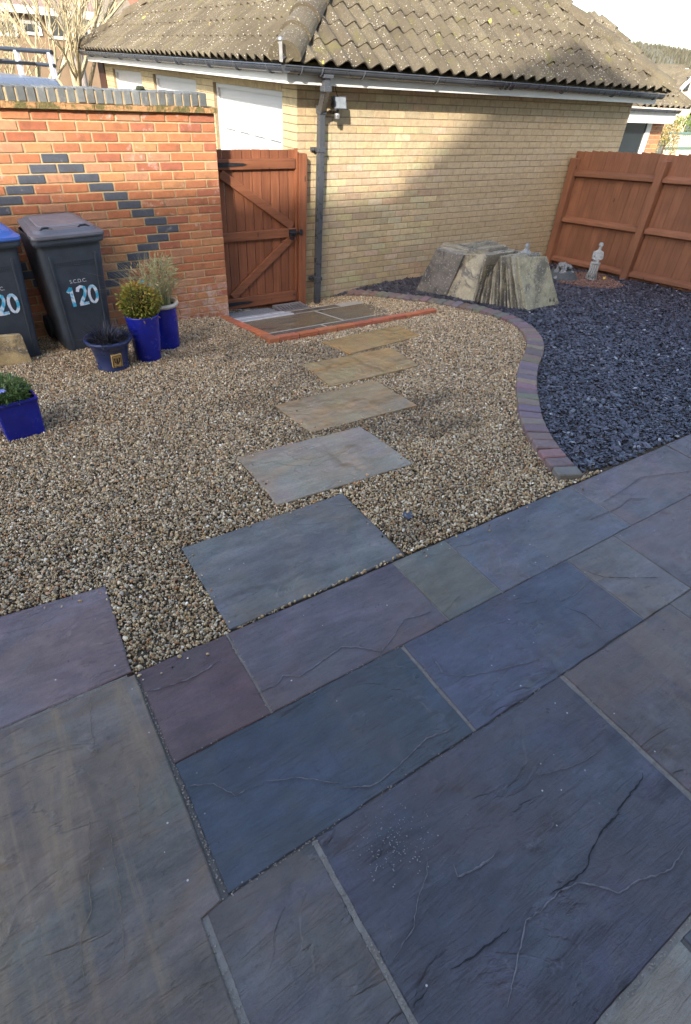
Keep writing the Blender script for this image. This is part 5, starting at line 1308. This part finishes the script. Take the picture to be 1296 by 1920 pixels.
hip_run(er + Vector((0, 0, .03)), apx + Vector((0, 0, .03)), nr_, MAT['tile'], .11)
# beech hedge, green shrub, trellis fence, right edge
leafm = m_leaf('beech_hedge_leaf', [(0, (.16, .10, .03)), (.5, (.40, .27, .09)), (1, (.55, .42, .18))])
hq = onv(1252, 255, 9.6); k = MB(); leaves(k, (hq.x, 9.6, hq.z - .55), 2600, .34, 1.0, .05, None, .5, 77)
hh_ = thing('beech_hedge', 'golden brown leafy hedge between the outbuilding and trellis', 'hedge', (hq.x, 9.6, -.7)); o = k.build('foliage', leafm, hh_); o.location = (-hq.x, -9.6, .7)
o = MB().tube([(hq.x, 9.6, -.7), (hq.x, 9.6, hq.z - .1)], [.05, .02], 7).build('trunk', m_plain('hedge_bark', (.1, .07, .05), .9), hh_); o.location = (-hq.x, -9.6, .7)
gq = onv(1284, 243, 13.5); k = MB(); leaves(k, (gq.x, 13.5, gq.z - .15), 1800, .75, .55, .08, None, .4, 78)
gs = thing('green_shrub', 'bright green shrub above the trellis at the right edge', 'shrub', (gq.x, 13.5, -.7)); o = k.build('foliage', m_leaf('fresh_leaf', [(0, (.05, .08, .015)), (.5, (.14, .20, .03)), (1, (.30, .34, .06))]), gs); o.location = (-gq.x, -13.5, .7)
o = MB().tube([(gq.x, 13.5, -.7), (gq.x, 13.5, gq.z)], [.05, .02], 7).build('trunk', bpy.data.materials['hedge_bark'], gs); o.location = (-gq.x, -13.5, .7)
tr0 = onv(1266, 252, 12.5); tr1 = onv(1266, 276, 12.5)
tf = thing('trellis_fence', 'pale fence with a trellis top beyond the brown fence', 'fence')
MB().box(tr0.x - .3, tr0.x + 3, 12.5, 12.53, -.7, tr1.z).build('panel', m_plain('cream_panel', (.66, .60, .44), .7, .08, 2), tf)
k = MB(); th_h = tr0.z - tr1.z
for i in range(30):
    u = tr0.x - .3 + i * .11; k.beam((u, 12.5, tr1.z), (u + th_h, 12.5, tr0.z), .018, .01, (0, 1, 0)); k.beam((u + th_h, 12.512, tr1.z), (u, 12.512, tr0.z), .018, .01, (0, 1, 0))
k.build('lattice', m_plain('cream_lattice', (.60, .58, .46), .7), tf)
k = MB(); k.box(tr0.x - .3, tr0.x + 3, 12.47, 12.55, tr0.z, tr0.z + .06); k.box(tr0.x - .3, tr0.x + 3, 12.47, 12.55, tr1.z - .06, tr1.z); k.build('rail', m_plain('green_rail', (.10, .17, .13), .6), tf)
# small gabled house in the distance
gh = thing('gabled_house', 'distant house with two white edged brick gables below the hill', 'house')
for j, (xa, ya, xb, yb, xl, yl) in enumerate(((1284, 132, 1258, 158, 1256, 205),)):
    for (xp, yp, xe, ye, vv) in ((1284, 131, 1259, 157, 30.0), (1300, 140, 1268, 172, 28.0)):
        a = onv(xp, yp, vv); e = onv(xe, ye, vv); wdt = a.x - e.x; rt = Vector((a.x + wdt, vv, e.z))
        MB().add([(e.x, vv, -1), (rt.x, vv, -1), rt, a, e, (e.x, vv + 6, -1), (rt.x, vv + 6, -1), (rt.x, vv + 6, rt.z), (a.x, vv + 6, a.z), (e.x, vv + 6, e.z)], [(0, 1, 2, 3, 4), (9, 8, 7, 6, 5), (0, 4, 9, 5), (1, 6, 7, 2), (4, 3, 8, 9), (3, 2, 7, 8)]).build('gable_wall', m_plain('far_brick', (.36, .17, .11) if vv > 29 else (.52, .40, .30), .9, .2, 1.5), gh)
        k = MB(); k.beam(Vector(e) + Vector((-.15, -.1, -.15)), Vector(a) + Vector((0, -.1, .05)), .12, .3, (0, 1, 0)); k.beam(rt + Vector((.15, -.1, -.15)), Vector(a) + Vector((0, -.1, .05)), .12, .3, (0, 1, 0)); k.build('bargeboard', MAT['upvc'], gh)
        rf_ = MB(); rf_.hexa([Vector(e) + Vector((-.2, -.05, -.1)), a + Vector((0, -.05, .15)), a + Vector((0, 6, .15)), Vector(e) + Vector((-.2, 6, -.1)), Vector(e) + Vector((-.2, -.05, .05)), a + Vector((0, -.05, .3)), a + Vector((0, 6, .3)), Vector(e) + Vector((-.2, 6, .05))]); rf_.build('roof', MAT['tile'], gh)
wq = onv(1290, 155, 27.95); w_ = MB().box(wq.x - .25, wq.x + .25, 27.9, 28.02, wq.z - .45, wq.z + .3).build('window', MAT['glass'], gh)

# ------------------------------------------------------------------ hill with bare woodland
t = NT('winter_hillside'); p = t.pos()
hill_m = t.out(t.ramp(t.noise(p, .05, 6, .7), [(.3, (.085, .08, .048)), (.6, (.115, .107, .066)), (.8, (.135, .125, .082))]), .95)
HV = 190
def hz(u):
    q = np.interp(u, [HV * .2, onv(1130, 95, HV).x, onv(1190, 82, HV).x, onv(1250, 90, HV).x, onv(1300, 99, HV).x, onv(1300, 99, HV).x + 150], [onv(1130, 120, HV).z - 8, onv(1130, 98, HV).z, onv(1190, 92, HV).z, onv(1250, 99, HV).z, onv(1300, 107, HV).z, onv(1300, 125, HV).z])
    return float(q)
k = MB(); us = np.linspace(60, onv(1300, 99, HV).x + 260, 60); vs = np.linspace(60, 330, 26); n_ = len(us)
for v in vs:
    for u in us:
        f_ = ss((v - 60) / (HV - 60)) if v < HV else 1 - .7 * ss((v - HV) / 140); w_ = v / HV if v < HV else 1
        k.v.append((float(u * w_), float(v), float(-1 + (hz(u) + 1) * f_ + 1.2 * math.sin(u * .09 + v * .05))))
k.f = [(j * n_ + i, j * n_ + i + 1, (j + 1) * n_ + i + 1, (j + 1) * n_ + i) for j in range(len(vs) - 1) for i in range(n_ - 1)]
tag(k.build('hill', hill_m, smooth=True), kind='structure')
k = MB(); rr = random.Random(4)
for _ in range(9000):
    u = rr.uniform(170, onv(1310, 99, HV).x + 60); v = rr.uniform(95, HV + 6); f_ = float(ss((v - 60) / (HV - 60))) if v < HV else 1; z = -1 + (hz(u) + 1) * f_; uu = u * min(1, v / HV); h = rr.uniform(.8, 2.6); w_ = rr.uniform(.25, .9)
    lean = rr.uniform(-.5, .5); k.add([(uu - w_, v, z - .5), (uu + w_, v, z - .5), (uu, v + w_, z - .5), (uu + lean, v, z + h)], [(0, 1, 3), (1, 2, 3), (2, 0, 3)], rr.random())
tag(k.build('woodland', m_leaf('bare_wood', [(0, (.075, .068, .043)), (.5, (.11, .10, .065)), (1, (.145, .135, .092))], .9, .1)), kind='stuff')

# ------------------------------------------------------------------ beyond the red wall: vehicle with a rack, bare trees, houses
def branchy(name, label, base, h, seed, col, spread=.55, depth=5, r0=.06, n0=5, cat='tree'):
    rr = random.Random(seed); t_ = thing(name, label, cat, base, 0, 'bare trees behind the red wall'); T_ = MB(); C_ = MB()
    def grow(p, d, L, r_, lev):
        pts = [p]; q = p.copy(); dd = d.copy()
        for i in range(3): dd = (dd + Vector((rr.uniform(-1, 1), rr.uniform(-1, 1), rr.uniform(-.3, .7))) * .16).normalized(); q = q + dd * L / 3; pts.append(q.copy())
        (T_ if lev == 0 else C_).tube(pts, [r_, r_ * .88, r_ * .76, r_ * .62], 6 if lev < 2 else 4, False)
        if lev < depth:
            for _ in range(n0 if lev == 0 else rr.choice((2, 3, 3, 4))):
                k_ = rr.uniform(.35, 1); idx = min(2, int(k_ * 3)); st = pts[idx].lerp(pts[idx + 1], k_ * 3 - idx if k_ < 1 else 1)
                nd = (dd + Vector((rr.uniform(-1, 1), rr.uniform(-1, 1), rr.uniform(-.1, .9))) * spread * 1.3).normalized(); grow(st, nd, L * rr.uniform(.55, .85), max(.0035, r_ * .55), lev + 1)
    grow(Vector((0, 0, 0)), Vector((0, 0, 1)), h * .42, r0, 0)
    T_.build('trunk', col, t_, smooth=True); C_.build('crown', col, t_, smooth=True); return t_
bark_pale = m_plain('pale_bark', (.42, .35, .21), .85, .25, 12, .3); bark_grey = m_plain('grey_bark', (.19, .165, .145), .85, .25, 12, .3)
b1 = onv(132, 170, 14.0); branchy('bare_tree', 'pale bare tree directly behind the red wall, left of the garage', (b1.x, 14.0, -.5), 5.6, 5, bark_pale, .62, 5, .075, 6)
b2 = onv(55, 150, 17.0); branchy('bare_tree', 'bare tree with fine pale twigs behind the roof rack', (b2.x, 17.0, -.5), 5.2, 9, bark_pale, .6, 5, .06, 6)
b3 = onv(165, 140, 20.0); branchy('bare_tree', 'taller grey bare tree in front of the far grey roof', (b3.x, 20.0, -.5), 8.0, 14, bark_grey, .5, 4, .11, 4)
b4 = onv(10, 150, 13.0); branchy('bare_tree', 'leftmost twiggy bare tree at the edge of the picture', (b4.x, 13.0, -.5), 4.6, 21, bark_pale, .62, 5, .05, 6)
# vehicle
vd = Vector((ray(-1134, 4).x, ray(-1134, 4).y, 0)).normalized(); vside = Vector((vd.y, -vd.x, 0)); VB = onv(138, 164, 8.6) + Vector((0, 0, .07))
carz = VB.z
car = thing('parked_van', 'blue grey van with a black roof rack parked behind the red wall', 'van', (VB.x, VB.y, -.47), math.atan2(vd.y, vd.x))
paint = m_plain('blue_grey_paint', (.16, .19, .24), .3, .06, 2, .02, .6, .3); Hc = carz + .47
k = MB(); prof = [(0, .28), (0, .95), (.04, Hc - .12), (.12, Hc), (3.3, Hc), (3.75, Hc - .25), (4.15, Hc - .75), (4.9, Hc - .95), (5.0, .75), (5.0, .28)]
n_ = len(prof); V = []
for (y0, ins) in ((0, 0), (1.75, 0)):
    for (x, z) in prof: V.append((x, y0 + (.09 if z > 1.1 else 0) * (1 if y0 == 0 else -1), z))
k.add(V, [tuple(range(n_)), tuple(range(2 * n_ - 1, n_ - 1, -1))] + [(i, n_ + i, n_ + (i + 1) % n_, (i + 1) % n_) for i in range(n_)])
bd = bevel(k.build('body', paint, car), .05, 3)
for (x0, x1, y) in ((.35, 1.5, .075), (1.65, 3.1, .075), (.35, 1.5, 1.675), (1.65, 3.1, 1.675)):
    MB().box(x0, x1, y - .02, y + .02, Hc - .62, Hc - .18).build('side_window', MAT['glass'], bd)
for (x, y) in ((.85, .02), (4.1, .02), (.85, 1.73), (4.1, 1.73)):
    w_ = MB().tube([(x, y - .1, .31), (x, y + .1, .31)], .31, 20).build('wheel', MAT['tyre'], car)
rk = MB()
rk_ = thing('roof_rack', 'black tubular roof rack with cross bars on the blue grey van', 'roof rack', (VB.x, VB.y, -.47), math.atan2(vd.y, vd.x))
for y in (.12, 1.62):
    MB().tube([(.1, y, Hc + .24), (3.2, y, Hc + .24)], .022, 8).build('rail', MAT['black'], rk_); MB().tube([(.1, y, Hc + .12), (3.2, y, Hc + .12)], .018, 8).build('rail', MAT['black'], rk_)
    for x in (.15, .9, 1.7, 2.5, 3.15): MB().box(x - .03, x + .03, y - .02, y + .02, Hc, Hc + .24).build('post', m_plain('grey_post', (.45, .47, .52), .4) if x == .15 and y == .12 else bpy.data.materials['grey_post'], rk_)
for x in (.5, 1.3, 2.1, 2.9): MB().beam((x, .12, Hc + .12), (x, 1.62, Hc + .12), .03, .03).build('cross_bar', MAT['black'], rk_)
# far houses
FV1 = 30.0
fh = thing('brown_house', 'brown brick house with white framed windows behind the bare trees', 'house')
x0 = onv(-60, 60, FV1).x; x1 = onv(172, 60, FV1).x; ez = onv(60, 19, FV1).z
MB().box(x0, x1, FV1, FV1 + 7, -.8, ez).build('wall', m_plain('brown_far_brick', (.17, .115, .068), .9, .25, 1.2), fh)
k = MB(); k.hexa([(x0 - .3, FV1 - .4, ez), (x1 + .2, FV1 - .4, ez), (x1 + .2, FV1 + 3.5, ez + 2.6), (x0 - .3, FV1 + 3.5, ez + 2.6), (x0 - .3, FV1 - .4, ez + .12), (x1 + .2, FV1 - .4, ez + .12), (x1 + .2, FV1 + 3.5, ez + 2.75), (x0 - .3, FV1 + 3.5, ez + 2.75)]); k.build('roof', m_plain('pinkish_roof', (.17, .12, .10), .95, .3, 3), fh)
MB().box(x0 - .3, x1 + .2, FV1 - .45, FV1 - .36, ez - .12, ez + .1).build('gutter', MAT['upvc'], fh)
for (xa, ya, xb, yb) in ((0, 32, 22, 68), (52, 38, 64, 66), (98, 28, 113, 74), (143, 32, 158, 80)):
    a, b = onv(xa, ya, FV1), onv(xb, yb, FV1); xm = (a.x + b.x) / 2; hw = max(.35, (b.x - a.x) / 2 * .8)
    w_ = MB().box(xm - hw, xm + hw, FV1 - .06, FV1 + .05, b.z, a.z).build('window', MAT['upvc'], fh); MB().box(xm - hw + .1, xm + hw - .1, FV1 - .08, FV1, b.z + .1, a.z - .1).build('pane', MAT['glass'], w_)
FV2 = 40.0
f2 = thing('grey_roofed_house', 'house with a broad grey tiled roof behind the garage', 'house')
x0 = onv(150, 30, FV2).x; x1 = onv(268, 30, FV2).x; ez = onv(190, 50, FV2).z
MB().box(x0, x1, FV2, FV2 + 8, -.8, ez).build('wall', m_plain('dark_far_brick', (.16, .085, .06), .9, .2, 1.2), f2)
k = MB(); k.hexa([(x0 - .3, FV2 - .5, ez), (x1, FV2 - .5, ez), (x1, FV2 + 4, ez + 3.6), (x0 - .3, FV2 + 4, ez + 3.6), (x0 - .3, FV2 - .5, ez + .15), (x1, FV2 - .5, ez + .15), (x1, FV2 + 4, ez + 3.75), (x0 - .3, FV2 + 4, ez + 3.75)]); k.build('roof', m_plain('grey_far_roof', (.16, .145, .115), .95, .2, 2), f2)
MB().box(x0 - .3, x1, FV2 - .58, FV2 - .48, ez - .15, ez + .1).build('gutter', MAT['upvc'], f2); MB().beam((x1 + .1, FV2 - .5, ez), (x1 + .1, FV2 + 4, ez + 3.7), .25, .3).build('bargeboard', MAT['upvc'], f2)
f3 = thing('brick_house', 'red brick house end with white trim beside the garage roof', 'house')
x0 = onv(272, 10, 38).x; MB().box(x0, x0 + 8, 38, 46, -.8, 12).build('wall', m_plain('red_far_brick', (.28, .11, .07), .9, .2, 1.2), f3); MB().box(x0 - .1, x0 + 8.2, 37.8, 46.3, 12, 12.4).build('roof', MAT['tile'], f3)
# door post strip at the far garage end
dpz = MB().box(GU - .02, GU + .05, 13.36, 13.75, -.47, FASZ); tag(dpz.build('timber_screen', m_wood('dark_screen', (.09, .04, .025), (.05, .022, .014))), 'dark brown timber screen at the far end of the garage doors', 'screen')
